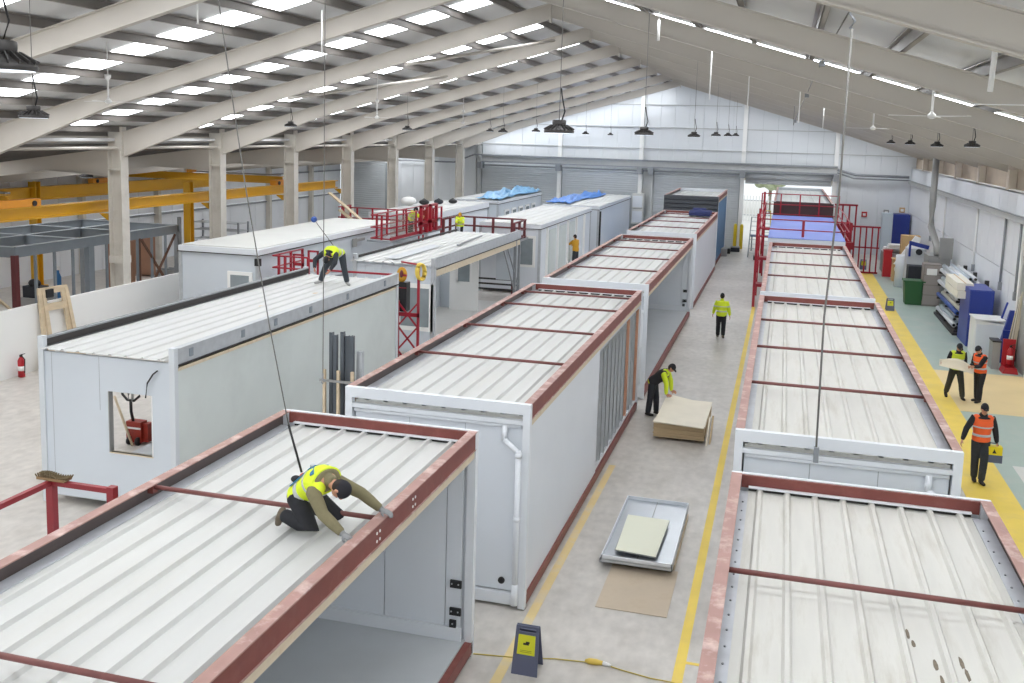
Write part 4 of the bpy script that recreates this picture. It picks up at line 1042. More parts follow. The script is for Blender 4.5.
t = thing('blue_bracket_stand', 'narrow blue steel stand between the white cabinet and doorway', 'stand', (7.9, 38, 0))
MB().prism([(7.55, 0), (7.85, 0), (8.1, 1.9), (7.95, 1.9)], 'y', 37.7, 37.85, BLUED).build('leg', t); B(7.75, 8.1, 37.6, 37.7, .5, 1.2, BLUEC).build('plate', t)
MB().bar((8.1, 39.0, 2.0), (7.95, 39.0, 1.4), .06, .06, BLUED).bar((7.95, 39.0, 1.4), (8.15, 39.0, 1.3), .06, .06, BLUED).build('arm', t)
mb = MB()
t = thing('profile_stack', 'upright beige profiles leaning by the right doorway', 'profiles', (8, 36.8, 0))
for i, c in enumerate(('c9c1ad', 'a99f8c', 'd9d5c9', '8f8a7c', 'cfc7a8')):
    MB().bar((7.95-.03*i, 36.9+.12*i, 0), (8.13, 36.9+.12*i, 2.7-.1*i), .09, .06, mat('profile_%d' % i, c, .6)).build('profile', t)
# racks with wrapped rolls
t = thing('roll_rack', 'cantilever rack full of wrapped profile rolls on the right wall', 'rack', (7.4, 45, 0))
for y in (42.6, 45.2, 47.6):
    B(7.95, 8.1, y-.06, y+.06, 0, 2.3, BLACKF).build('upright', t)
    for z in (.15, .75, 1.35, 1.9): MB().bar((8.0, y, z), (6.95, y, z+.02), .07, .09, BLACKF).build('arm', t)
B(6.9, 8.1, 42.5, 47.8, .0, .1, BLACKF).build('base', t)
rnd = random.Random(5); WRAP = [mat('wrap_%d' % i, c, .3, var=.08, scale=5) for i, c in enumerate(('e3e6ea', 'cfd6de', 'f0efe9', 'b9c4cf', '3558a8', 'd8d3c4'))]
n = 0
names = {0: 'floor', 1: 'second', 2: 'third', 3: 'top'}
for li, z in enumerate((.24, .84, 1.44, 2.0)):
    for k in range(9):
        x = 7.08+.2*k if k < 5 else 7.17+.2*(k-5); m = WRAP[(li*2+k*3) % 6 if k else (0 if li != 1 else 4)]
        zz = z+(.17 if k > 4 else 0); y0 = 42.5+rnd.uniform(-.2, 1.6) + (.9 if z > 1.9 else 0); y1 = 47.9+rnd.uniform(-.7, .3)
        tag(MB().tube([(x, y0, zz+.03), (x, y1, zz+.03)], .095, m, 10).tube([(x, y0-.02, zz+.03), (x, y0+.03, zz+.03)], .06, BLACK, 10).build('wrapped_roll'), 'wrapped profile roll on the %s level of the wall rack' % names[li], 'roll', 'wrapped rolls on the %s rack level' % names[li])
for k, (z, lab) in enumerate(((1.45, 'long cream carton on the rack, near the blue cabinet'), (1.75, 'upper cream carton on the rack, near the blue cabinet'))):
    tag(MB().box(6.75, 7.35, 41.2+.2*k, 44.3, z+.26, z+.54, mat('cream_carton', 'ece8da', .6, var=.03)).box(7.03, 7.07, 41.19+.2*k, 44.3, z+.54, z+.545, CARD).build('carton'), lab, 'carton')
# bins
t = thing('waste_bin', 'green plastic bin beside the yellow walkway', 'bin', (6.2, 50.2, 0))
MB().prism([(5.9, .02), (6.62, .02), (6.7, 1.1), (5.82, 1.1)], 'y', 49.9, 50.7, GREEND).build('body', t); B(5.78, 6.74, 49.86, 50.75, 1.1, 1.17, GREEND).build('rim', t)
t = thing('drawer_unit', 'grey plastic drawer stack right of the green bin', 'drawers', (6.9, 50, 0))
B(6.62, 7.4, 49.9, 50.7, 0, 2.0, mat('taupe_plastic', '8c8480', .5)).build('body', t)
for k in range(4): B(6.65, 7.37, 49.87, 49.9, .08+k*.48, .5+k*.48, mat('taupe_front', '9b938f', .5)).build('drawer', t)
B(6.75, 7.2, 49.84, 49.87, 1.5, 1.8, WHITE).build('label', t)
t = thing('flue_machine', 'grey workshop machine with a bent flue pipe', 'machine', (7.4, 51.5, 0))
B(6.9, 7.9, 50.9, 52.4, 0, 2.3, GREYM).build('body', t); B(7.35, 7.95, 50.8, 51.0, 2.2, 3.2, GREYM).build('hood', t)
MB().tube([(7.3, 51.0, 2.3), (7.3, 51.3, 2.75), (7.3, 53.85, 3.5), (7.3, 53.95, 4.5), (7.3, 54.0, 7.35)], .16, mat('flue_grey', '9c9c99', .4, .3), 14).build('flue', t)
B(6.2, 6.9, 52.2, 53.0, 0, 1.6, DARKC2).build('motor_box', t)
t = thing('blue_machine', 'machine with a blue frame behind the drawer stack', 'machine', (6.9, 54, 0))
B(6.3, 7.2, 54, 55, 0, 2.3, mat('machine_white', 'c9ccd0', .5)).build('body', t)
MB().bar((6.4, 53.95, 2.6), (7.3, 53.95, 2.4), .1, .2, BLUED).bar((6.4, 53.95, 1.9), (6.4, 53.95, 2.7), .1, .1, BLUED).build('frame', t)
MB().lathe((6.85, 53.9, 2.15), [(.16, 0), (.16, .1)], BLACK, 12, 'y').build('motor', t)
t = thing('sheet_roll', 'white curled foam sheeting leaning by the wall', 'foam sheet', (6.6, 57.5, 0))
MB().prism([(6.0, 1.1), (6.9, 1.1), (7.3, 2.6), (7.0, 2.7)], 'y', 57.0, 57.2, WHITE).build('sheet', t)
MB().tube([(6.2, 56.4, .8), (7.2, 57.2, 1.5)], .3, WHITE, 12).build('roll', t)
tag(MB().lathe((6.3, 56.2, 0), [(.3, 0), (.3, 1.7), (.27, 1.72)], WHITEP, 16).build('white_drum'), 'white upright roll left of the drawer stack', 'roll')
tag(B(6.7, 7.7, 60.5, 61.2, 1.1, 2.4, CARD).box(6.6, 7.7, 60.3, 61.3, 0, 1.1, GREYM).build('carton'), 'brown cardboard sheets behind the white foam', 'cardboard')
tag(B(5.75, 6.2, 60.0, 60.5, 0, 1.5, REDP).box(5.72, 6.23, 59.97, 60.53, 1.5, 1.56, REDP).build('waste_bin'), 'slim red bin near the far blue cabinet', 'bin')
tag(B(6.1, 6.6, 58.2, 59.0, 0, 1.2, CARD).box(6.05, 6.65, 58.15, 59.05, 1.2, 1.25, CARD).build('carton'), 'tall brown carton between red bin and white roll', 'carton')
for k, (x, y, z, lab) in enumerate(((6.2, 62.5, 1.2, 'white folded sheets on the far bench'), (6.4, 61.8, 1.45, 'upper white folded sheets on the far bench'))):
    mb = MB()
    for q in range(3): mb.box(x-.3+.05*q, x+.7-.03*q, y, y+.9, z+.09*q, z+.07+.09*q, WHITE)
    tag(mb.build('folded_sheets'), lab, 'sheets')
tag(B(5.9, 7.4, 61.6, 63.6, 0, 1.18, GREYM).build('work_bench'), 'grey bench under the white folded sheets', 'bench')
for (x, z, lab, m) in ((5.2, 2.6, 'small red and white notice on the gable wall', REDP), (6.6, 2.8, 'small grey box on the gable wall right part', GREYM), (7.6, 3.0, 'pale box high in the far right corner', CARD)):
    tag(B(x, x+.35, YB-.1, YB-.01, z, z+.35, m).box(x+.08, x+.27, YB-.11, YB-.1, z+.08, z+.25, WHITE).build('wall_box'), lab, 'wall box')

# ------------------------------------------------------------------ pallet truck seen through the opening
t = thing('pallet_truck', 'red pallet truck visible through the grey unit opening', 'pallet truck', (-14.4, 19.6, 0))
OX = mat('truck_red', '9c2f20', .45, var=.15, scale=5)
px, py = -14.55, 19.6
MB().box(px-.2, px+.2, py-.1, py+.15, .05, .55, OX).box(px-.2, px+.2, py-.12, py-.1, .38, .42, WHITE).box(px+.2, px+.32, py, py+.2, .05, .5, OX).build('motor_hood', t)
for dx in (-.14, .14): B(px+dx-.09, px+dx+.09, py+.25, py+1.4, .12, .2, OX).build('fork', t)
for dx in (-.1, .13): MB().lathe((px+dx-.03, py-.12, .09), [(.1, 0), (.1, .07)], BLACK, 14, 'x').build('wheel', t)
MB().tube([(px-.05, py-.02, .5), (px-.05, py-.1, .8), (px-.04, py-.12, 1.1)], .035, BLACK, 8).build('tiller_arm', t)
MB().tube([(px-.28, py-.12, 1.3), (px-.26, py-.12, 1.2), (px-.12, py-.13, 1.08), (px+.06, py-.13, 1.08), (px+.2, py-.12, 1.2), (px+.22, py-.12, 1.3)], .03, BLACK, 8).tube([(px-.09, py-.13, 1.06), (px-.09, py-.13, 1.26), (px+.02, py-.13, 1.26), (px+.02, py-.13, 1.06)], .03, GREYM, 8).build('tiller_handle', t)
tag(MB().tube([(px-.35, py-.3, 1.2), (px+.08, py-.25, .02)], .03, TIMB, 8).build('wooden_pole'), 'wooden pole leaning in front of the pallet truck', 'pole')
tag(MB().tube([(-15.2, 21.5, .25), (-12.6, 23.4, .25)], .16, WHITE, 14).build('foam_roll'), 'white roll on the floor beyond the pallet truck', 'roll')

# ------------------------------------------------------------------ lamps
def make_highbay(x, y, z, s, lab, group=None, ztop=None):
    t = thing('high_bay_lamp', lab, 'lamp', (x, y, z), group)
    r = .26*s
    MB().lathe((x, y, z), [(r*.96, 0), (r, .03*s), (r*.92, .06*s), (r*.55, .1*s), (r*.5, .12*s), (r*.1, .121*s)], LAMPM, 24).build('housing', t)
    mb = MB()
    for k in range(20):
        a = 2*PI*k/20; c, q = math.cos(a), math.sin(a)
        mb.bar((x+c*r*.5, y+q*r*.5, z+.12*s), (x+c*r*.97, y+q*r*.97, z+.05*s), .012*s, .05*s, LAMPM)
    mb.build('cooling_fins', t)
    MB().lathe((x, y, z+.11*s), [(.11*s, 0), (.12*s, .05*s), (.12*s, .1*s), (.1*s, .11*s)], LAMPM, 14).build('driver', t)
    MB().lathe((x, y, z-.004), [(r*.9, 0), (r*.9, .006)], LENS, 20).build('lens', t)
    zt = ztop if ztop else zroof(x)-.25
    MB().tube([(x, y, z+.2*s), (x, y, zt)], .006, WIRE, 5).build('suspension_wire', t)
    MB().tube([(x+.03, y, z+.2*s), (x+.09*s, y, z+.36*s), (x+.03, y, z+.6*s), (x+.012, y, z+.75*s)], .011, BLACK, 5).build('power_cord', t)
    l = bpy.data.lights.new('lamp', 'AREA'); l.shape = 'DISK'; l.size = r*1.7; l.energy = 22*s; l.color = (1, .98, .94)
    lo = bpy.data.objects.new('lamp_light', l); C.objects.link(lo); lo.parent = t; lo.location = (0, 0, -.03)
for x, y, z, lab in ((-3.0, 13.18, 7.62, 'largest central high bay lamp, hanging before the gable'), (-3.0, 21.45, 7.64, 'second high bay lamp in the central row'), (-3.0, 33.3, 7.64, 'third high bay lamp in the central row'),
                     (-3.0, 43.7, 7.72, 'fourth high bay lamp in the central row'), (-3.0, 52.6, 7.76, 'fifth high bay lamp in the central row'), (-3.0, 60.5, 7.8, 'farthest high bay lamp in the central row'),
                     (-12, 41.7, 7.62, 'first lamp of the left row seen against the gable'), (-12, 47.6, 7.7, 'second lamp of the left row seen against the gable'), (-12, 60.1, 7.66, 'third lamp of the left row seen against the gable'), (-12, 69.0, 7.65, 'last lamp of the left row by the gable'),
                     (4, 24.27, 7.58, 'high bay lamp nearest under the right roof slope'), (4, 29.7, 7.56, 'second high bay lamp under the right roof slope'), (4, 36.0, 7.6, 'third high bay lamp under the right roof slope'), (4, 42.5, 7.62, 'farthest high bay lamp under the right roof slope'),
                     (-10.5, 12.0, 7.62, 'high bay lamp hanging at the upper left'), (-16, 30, 7.6, 'high bay lamp between the second and third columns'), (-15, 38, 7.6, 'high bay lamp above the railed platform'), (-16, 53, 7.65, 'small high bay lamp over the far cabins')):
    make_highbay(x, y, z, .66 if x == 4 else (.8 if x == -10.47 else .8), lab)
make_highbay(-7.36, 8.0, 8.06, 1.3, 'big dark ribbed lamp cut by the left picture edge')
make_highbay(-26.5, 33.0, 5.4, 1.0, 'lamp hanging in the side bay right of the nearest column', ztop=6.1)

# ceiling fans
def fan(x, y, z, lab, rod=None, yaw=0., R=.75):
    t = thing('ceiling_fan', lab, 'ceiling fan', (x, y, z))
    MB().lathe((x, y, z), [(.03, -.04), (.07, -.02), (.075, .03), (.035, .07), (.02, .09)], WHITE, 14).build('motor', t)
    zt = rod if rod else z+.62
    MB().tube([(x, y, z+.08), (x, y, zt)], .022, WHITE, 8).build('down_rod', t)
    MB().lathe((x, y, zt-.08), [(.03, -.06), (.07, 0), (.07, .06)], WHITE, 10).build('canopy', t)
    for k in range(3):
        a = yaw+2*PI*k/3; c, s = math.cos(a), math.sin(a)
        MB().bar((x+c*.05, y+s*.05, z+.01), (x+c*R, y+s*R, z+.01), .11, .01, WHITE).build('blade', t)
    MB().tube([(x, y, zt-.05), (x, y, (zroof(x) if x > XC else zlean(x))-.2)], .012, WHITE, 5).build('hanger', t)
fan(-14.62, 19, 8.03, 'white ceiling fan at the upper left below the rooflights', yaw=2.9)
fan(-13.33, 31, 7.98, 'white ceiling fan left of centre among the rafters', yaw=2.5)
fan(2.43, 19, 8.1, 'white ceiling fan under the right slope, larger', yaw=3.4)
fan(2.39, 31, 8.03, 'smaller white ceiling fan farther along the right slope', yaw=3.0)
fan(2.9, 12.2, 8.06, 'nearest white ceiling fan, one blade showing at the upper right edge', rod=9.0, yaw=PI, R=.9)
tag(MB().tube([(2.11, 12, 8.2), (2.14, 12, 9.15)], .03, WHITE, 8).tube([(2.14, 12, 9.1), (2.14, 12, zroof(2.14)-.05)], .015, WHITE, 6).build('drop_tube'), 'thick white drop tube at the upper right, nearest the camera', 'tube')
fan(-33.0+3.5, 45, 5.1, 'white ceiling fan in the side bay beyond the crane', yaw=3.0, rod=5.5)
fan(-14.6, 44, 8.0, 'far white ceiling fan above the column tops', yaw=1.0)

# hoist lines
def hook(x, y, z, t):
    MB().tube([(x, y, z+.14), (x, y, z+.05), (x+.03, y, z), (x, y, z-.04), (x-.035, y, z-.01)], .012, GALVD, 6).build('hook', t)
t = thing('fall_arrest_line', 'thin slanted safety line clipped to the kneeling worker', 'safety line', (-5.2, 9.55, 3.9))
MB().tube([(-4.93, 9.48, 3.83), (-5.1, 9.5, 4.35)], .013, BLACK, 6).build('energy_absorber', t)
MB().tube([(-5.1, 9.5, 4.35), (-5.32, 9.5, 5.4), (-5.6, 9.5, 6.9), (-5.76, 9.5, 7.9), (-5.94, 9.5, 9.1), (-6.3, 9.5, 11.4)], .007, WIRE, 5).build('line', t)
t = thing('fall_arrest_line', 'thin vertical line hanging in front of the bending worker', 'safety line', (-7.4, 15, 3.3))
MB().tube([(-7.4, 15, 3.4), (-7.37, 15, 11.6)], .008, WIRE, 5).build('line', t); hook(-7.4, 15, 3.3, t)
t = thing('crane_hook_line', 'grey hook line hanging over the second right hand unit', 'hoist line', (.66, 14.1, 3.2))
MB().tube([(.66, 14.1, 3.3), (.64, 14.1, 5.2), (.72, 14.1, 7.0), (.73, 14.1, 9.1)], .016, WIRE, 6).build('line', t)
MB().box(.63, .7, 14.07, 14.13, 3.12, 3.34, GALVD).build('clip', t)
MB().tube([(.7, 14.1, 9.1), (.76, 14.1, 9.2), (.69, 14.1, 9.3), (.75, 14.1, 9.42)], .02, GALVD, 6).tube([(.72, 14.1, 9.42), (.72, 14.1, 9.5)], .05, GALVD, 8).build('snap_hook', t)
t = thing('crane_cable', 'grey cable run sagging back under the roof from the hook', 'cable', (.7, 14.2, 9.2))
MB().tube([(.74, 14.3, 9.45), (.62, 18, 9.3), (.59, 22, 9.26), (.5, 26, 9.1), (.45, 30, 8.95), (.3, 36, 8.6), (.22, 40, 8.4), (.2, 46, 8.3), (.2, 47, 9.6)], .012, WIRE, 5).build('cable', t)
for q in ((.59, 22, 9.26), (.45, 30, 8.95), (.22, 40, 8.4)): B(q[0]-.06, q[0]+.06, q[1]-.05, q[1]+.05, q[2]-.09, q[2]+.02, GALVD).build('cable_clip', t)
for sx in (-.2, .2): MB().bar((.74+sx*.2, 14.1, 9.5), (.74+sx, 14.1, 9.85), .05, .05, GALVD).build('clamp_arm', t)
t = thing('retractable_lanyard', 'blue ended pole line rising from the bending worker back', 'safety line', (-12.3, 25.6, 4.2))
MB().tube([(-12.25, 25.6, 4.2), (-12.9, 25.7, 4.9)], .012, WIRE, 5).build('line', t); MB().ell((-12.98, 25.72, 4.98), .09, .09, .09, mat('reel_blue', '3b5fae', .4)).build('reel', t)
tag(MB().tube([(-2.6, 20, 9.9), (-2.6, 20, 11.4)], .015, WHITE, 6).tube([(-2.6, 20, 9.5), (-2.6, 20, 9.9)], .03, WHITE, 6).build('drop_cable'), 'white drop cable hanging near the roof ridge', 'cable')
for x, y, z0, lab in ((-2.0, 26, 8.6, 'white drop tube right of the ridge, nearest of the row'), (-1.2, 30, 8.5, 'second white drop tube right of the ridge'), (.3, 34, 8.2, 'third white drop tube right of the ridge'), (1.2, 38, 8.1, 'fourth white drop tube right of the ridge'), (-10.9, 22, 9.35, 'white drop tube left of the ridge, nearest'), (-11.03, 17, 9.5, 'white drop tube at the upper left roof')):
    tag(MB().tube([(x, y, z0), (x, y, zroof(x)-.2)], .02, WHITE, 6).build('drop_tube'), lab, 'tube')

# cream cable conduit along the near rafters
# ------------------------------------------------------------------ people
def ring(c, d, right, a, b, n=14):
    d = d.normalized(); r = (right-d*right.dot(d))
    if r.length < 1e-4: r = d.orthogonal()
    r.normalize(); f = d.cross(r)
    return [c+r*a*math.cos(2*PI*j/n)+f*b*math.sin(2*PI*j/n) for j in range(n)]
def limb(mb, pts, rad, m, right=V((1, 0, 0)), flat=1.):
    P = [V(p) for p in pts]; rings = []
    for i, p in enumerate(P):
        d = P[min(i+1, len(P)-1)]-P[max(i-1, 0)]
        rings.append(ring(p, d, right, rad[i], rad[i]*flat))
    d0 = (P[0]-P[1]).normalized(); d1 = (P[-1]-P[-2]).normalized()
    rings = [ring(P[0]+d0*rad[0]*.5, P[1]-P[0], right, rad[0]*.6, rad[0]*.6*flat)]+rings+[ring(P[-1]+d1*rad[-1]*.5, P[-1]-P[-2], right, rad[-1]*.6, rad[-1]*.6*flat)]
    mb.loft(rings, m)
def hand(mb, w, d, palm, m, k=1.0, curl=.5, side=1):
    """w wrist, d pointing direction, palm = palm normal, side: +1 thumb on +lat"""
    w = V(w); d = V(d).normalized(); palm = V(palm); palm = (palm-d*palm.dot(d)).normalized(); lat = d.cross(palm).normalized()*side
    rings = []
    for t_, a, b in ((-.01, .026, .02), (.02, .034, .018), (.06, .042, .017), (.095, .041, .014)):
        rings.append(ring(w+d*t_, d, lat, a*k, b*k, 12))
    mb.loft(rings, m)
    for i, L in enumerate((.072, .082, .076, .06)):
        o = w+d*.088+lat*(.03-.0205*i)*1.05
        a1 = d*math.cos(curl*.5)+palm*math.sin(curl*.5); a2 = d*math.cos(curl*1.3)+palm*math.sin(curl*1.3); a3 = d*math.cos(curl*2)+palm*math.sin(curl*2)
        p1 = o+a1*L*.45; p2 = p1+a2*L*.32; p3 = p2+a3*L*.25
        limb(mb, [o, p1, p2, p3], [.0098*k, .0094*k, .0088*k, .0075*k], m)
    o = w+d*.03+lat*.03
    p1 = o+(d*.6+lat*.7+palm*.35).normalized()*.04; p2 = p1+(d*.85+lat*.25+palm*.4).normalized()*.032
    limb(mb, [o, p1, p2], [.014*k, .012*k, .009*k], m)

def person(lab, J, top=HIVY, arms=None, legs=DARKC, cap=DARKC, boots=BOOTD, gloves=None, vest=None, vox=.012, hood=False, bands=True, harness=None, handdir=None, curl=.5, hair=None, cat='person', lower=None):
    """J: joint dict in world coordinates"""
    J = {k: V(v) for k, v in J.items()}
    base = (J['lan']+J['ran'])/2; base.z = min(J['lan'].z, J['ran'].z)-.08
    t = thing('person', lab, cat, base)
    R = (J['rsh']-J['lsh']).normalized(); RH = (J['rhip']-J['lhip']).normalized()
    pel, chest, neck, head = J['pelvis'], J['chest'], J['neck'], J['head']
    f = J['face'].normalized()
    up = J.get('crown', (head-neck)).normalized(); f = (f-up*f.dot(up)).normalized(); r = f.cross(up).normalized()
    M = Matrix((r, f, up)).transposed()
    # ---- body
    mb = MB()
    def torso(mb, g, m, t0=0., t1=1., n=9):
        P = [pel-(chest-pel).normalized()*.1, pel, pel.lerp(chest, .45), chest, chest.lerp(neck, .62), neck]
        W = [(.145, .10), (.165, .115), (.15, .105), (.185, .125), (.175, .1), (.065, .062)]
        rings = []; N = 30
        for i in range(N+1):
            u = i/N
            if u < t0-1e-6 or u > t1+1e-6: continue
            q = u*(len(P)-1); k = min(int(q), len(P)-2); s = q-k; s2 = s*s*(3-2*s)
            c = P[k].lerp(P[k+1], s); a = W[k][0]*(1-s2)+W[k+1][0]*s2+g; b = W[k][1]*(1-s2)+W[k+1][1]*s2+g
            dd = (P[min(k+1, len(P)-1)]-P[max(k-0, 0)]); rings.append(ring(c, dd, RH.lerp(R, u), a, b, 20))
        mb.loft(rings, m)
    torso(mb, -.012, SKIN)
    limb(mb, [chest.lerp(neck, .6), neck, head-up*.05], [.07, .058, .055], SKIN, r)
    mb.ell(head, .076, .096, .115, SKIN, M); mb.ell(head-up*.055+f*.025, .055, .065, .06, SKIN, M)
    mb.ell(head+f*.1-up*.015, .013, .018, .024, SKIN, M)
    for s in (-1, 1): mb.ell(head+r*s*.078-up*.01, .012, .022, .032, SKIN, M)
    for s in ('l', 'r'):
        sh, el, wr, hp, kn, an = (J[s+k] for k in ('sh', 'el', 'wr', 'hip', 'kn', 'an'))
        limb(mb, [sh, sh.lerp(el, .5), el, el.lerp(wr, .4), wr], [.052, .046, .036, .038, .026], SKIN, R)
        limb(mb, [hp, hp.lerp(kn, .5), kn, kn.lerp(an, .35), an], [.085, .072, .052, .053, .036], SKIN, RH)
        d = (J[s+'hd']-wr) if (s+'hd') in J else (wr-el)
        pal = J.get(s+'pal', (R*(-1 if s == 'r' else 1)))
        hand(mb, wr, d, pal, SKIN, 1, curl, 1 if (d.cross(pal)).dot(f) > 0 else -1)
    mb.build('body', t, voxel=.0065, smooth=1)
    if gloves:
        for s in ('l', 'r'):
            wr, el = J[s+'wr'], J[s+'el']; d = (J[s+'hd']-wr) if (s+'hd') in J else (wr-el); pal = J.get(s+'pal', (R*(-1 if s == 'r' else 1)))
            mb = MB(); hand(mb, wr, d, pal, gloves, 1.18, curl, 1 if (d.cross(pal)).dot(f) > 0 else -1); limb(mb, [wr-(wr-el).normalized()*.05, wr+(wr-el).normalized()*.01], [.04, .034], gloves)
            mb.build('glove', t, voxel=.006, smooth=1)
    # ---- trousers
    mb = MB()
    limb(mb, [pel+(chest-pel).normalized()*.08, pel, (J['lhip']+J['rhip'])/2], [.16, .172, .15], legs, RH, .74)
    for s in ('l', 'r'):
        hp, kn, an = J[s+'hip'], J[s+'kn'], J[s+'an']
        limb(mb, [pel.lerp(hp, .6), hp, hp.lerp(kn, .4), kn, kn.lerp(an, .4), an+(kn-an).normalized()*.02], [.115, .113, .102, .086, .085, .075], legs, RH)
    mb.build('trousers', t, voxel=vox, smooth=3)
    # ---- jacket
    am = arms or top
    mb = MB(); torso(mb, .02 if vest else .045, am if vest else top, 0., .93)
    for s in ('l', 'r'):
        sh, el, wr = J[s+'sh'], J[s+'el'], J[s+'wr']
        limb(mb, [chest.lerp(sh, .6), sh, sh.lerp(el, .5), el, el.lerp(wr, .5), wr-(wr-el).normalized()*.02], [.092, .082, .074, .066, .06, .047], am, R)
    if hood: limb(mb, [chest.lerp(neck, .75)-f*.03, neck-f*.02, neck+up*.03], [.1, .09, .075], am, R)
    else: limb(mb, [chest.lerp(neck, .8), neck+(neck-chest).normalized()*.03], [.075, .068], am, R)
    jk = mb.build('jacket', t, voxel=vox, smooth=3)
    if vest:
        mb = MB(); torso(mb, .038, vest, .1, .86)
        for s in ('l', 'r'): limb(mb, [chest.lerp(J[s+'sh'], .3), chest.lerp(J[s+'sh'], .85)+(neck-chest).normalized()*.03], [.1, .088], vest, R)
        v = mb.build('vest', t, voxel=vox, smooth=2)
    if bands:
        g = .046 if vest else .053
        for (a, b) in ((.3, .36), (.52, .58)):
            mb = MB(); torso(mb, g, REFL, a, b+.01); mb.build('reflective_band', t)
        if not vest and top in (HIVY,):
            for s in ('l', 'r'):
                for q in (.55,):
                    sh, el, wr = J[s+'sh'], J[s+'el'], J[s+'wr']
                    MB().tube([sh.lerp(el, q), sh.lerp(el, q+.18)], .074, REFL, 14).build('sleeve_band', t)
    if harness:
        bk = -f
        mb = MB()
        bn = (R.cross(neck-pel)).normalized()
        if bn.dot(J.get('backn', -f)) < 0: bn = -bn
        for s in (-1, 1):
            mb.bar(pel+R*s*.12+bn*.135, chest+bn*.172, .045, .012, harness, bn)
            mb.bar(chest+bn*.172-R*s*.0, chest.lerp(neck, .5)+R*s*.14+bn*.125, .045, .012, harness, bn)
        mb.lathe(tuple(chest+bn*.178), [(.03, -.01), (.03, .01)], GALV, 10)
        mb.build('harness', t)
        mb = MB(); mb.ell(pel+bn*.17, .06, .05, .04, DARKC); mb.ell(pel+bn*.14-R*.1, .05, .05, .06, mat('pouch_red', 'b9473c', .6)); mb.build('tool_pouch', t)
    # ---- boots
    for s in ('l', 'r'):
        an = J[s+'an']; toe = J[s+'toe']
        d = (toe-an); mb = MB(); dn = (an-J[s+'kn']).normalized()
        sole = an+dn*.045
        limb(mb, [an-dn*.06, an, sole], [.058, .056, .05], boots, RH)
        limb(mb, [sole-d.normalized()*.05, sole.lerp(toe, .5), toe], [.048, .052, .042], boots, RH, .8)
        mb.build('boot', t, voxel=.01, smooth=2)
    # ---- head gear
    if cap:
        mb = MB(); rings = []
        for i in range(8):
            ph = -.12+(PI/2+.1)*i/7
            c = head+up*(.118*math.sin(ph)+.005); k = max(math.cos(ph), .03)
            rings.append([c+r*.085*k*math.cos(2*PI*j/18)+f*.105*k*math.sin(2*PI*j/18) for j in range(18)])
        mb.loft(rings, cap); o = mb.build('cap', t)
        if hair is None:
            mb = MB(); mb.prism([(-.06, 0), (.06, 0), (.05, .055), (0, .075), (-.05, .055)], 'z', -.006, .006, cap)
            for i, v in enumerate(mb.v): mb.v[i] = tuple(head+up*(.0+v[2]-v[1]*.25)+r*v[0]+f*(.092+v[1]))
            pk = mb.build('peak'); pk.parent = t; pk.matrix_parent_inverse = Matrix.Translation(-t.location)
    HM = mat('dark_hair', '2f2620', .8)
    mb = MB(); mb.ell(head-f*.02-up*.005, .08, .088, .1, HM, M); mb.build('hair', t)
    mb = MB()
    for s in (-1, 1): mb.ell(head+f*.09+r*s*.03+up*.012, .009, .006, .006, BLACK, M, 8, 5)
    mb.build('eyes', t)
    mb = MB(); mb.ell(head+f*.088-up*.06, .022, .006, .006, mat('lips', 'a5655a', .5), M, 8, 5); mb.build('mouth', t)
    return t

def stand(x, y, z, yaw, stride=0., lean=0., h=1.75, larm=(0, 0), rarm=(0, 0), lel=.15, rel=.15, headpitch=0., spread=0., turn=0.):
    """yaw: facing direction angle (0=+Y, positive towards +X). larm=(forward swing, outward) radians"""
    k = h/1.76
    F = V((math.sin(yaw), math.cos(yaw), 0)); Rr = V((math.cos(yaw), -math.sin(yaw), 0)); U = V((0, 0, 1)); O = V((x, y, z))
    def P(a, b, c): return O+(Rr*a+F*b+U*c)*k
    J = {}
    dz = .02*abs(stride)*3
    hipz = .93-dz
    J['pelvis'] = P(0, 0, hipz+.05)
    sl, cl = math.sin(lean), math.cos(lean)
    def T(a, b, c): # torso local from pelvis
        return J['pelvis']+(Rr*a+F*(b*cl+c*sl)+U*(c*cl-b*sl))*k
    J['chest'] = T(0, .01, .33); J['neck'] = T(0, .02, .53)
    hp = lean*.6+headpitch
    J['head'] = J['neck']+(F*math.sin(hp)+U*math.cos(hp))*.15*k+F*.02
    J['crown'] = F*math.sin(hp)+U*math.cos(hp)
    ff = F*math.cos(turn)+Rr*math.sin(turn)
    J['face'] = ff*math.cos(hp)-U*math.sin(hp)
    for s, n, arm, e, st in ((-1, 'l', larm, lel, stride), (1, 'r', rarm, rel, -stride)):
        J[n+'hip'] = P(s*.09, 0, hipz-.02)
        J[n+'kn'] = P(s*(.10+spread*.5), st*.5+.03*(1 if st >= 0 else .2), .5-dz)
        J[n+'an'] = P(s*(.10+spread), st, .085+(.06 if st < -.1 else 0))
        J[n+'toe'] = P(s*(.12+spread), st+.16, .04 if st >= -.1 else .03)
        J[n+'sh'] = T(s*.185, 0, .46)
        a, o = arm
        D = (F*math.sin(a)*math.cos(o)+Rr*s*math.sin(o)-U*math.cos(a)*math.cos(o)).normalized()
        J[n+'el'] = J[n+'sh']+D*.29*k
        a2 = a+e; D2 = (F*math.sin(a2)*math.cos(o*.6)+Rr*s*math.sin(o*.6)-U*math.cos(a2)*math.cos(o*.6)).normalized()
        J[n+'wr'] = J[n+'el']+D2*.255*k
    return J
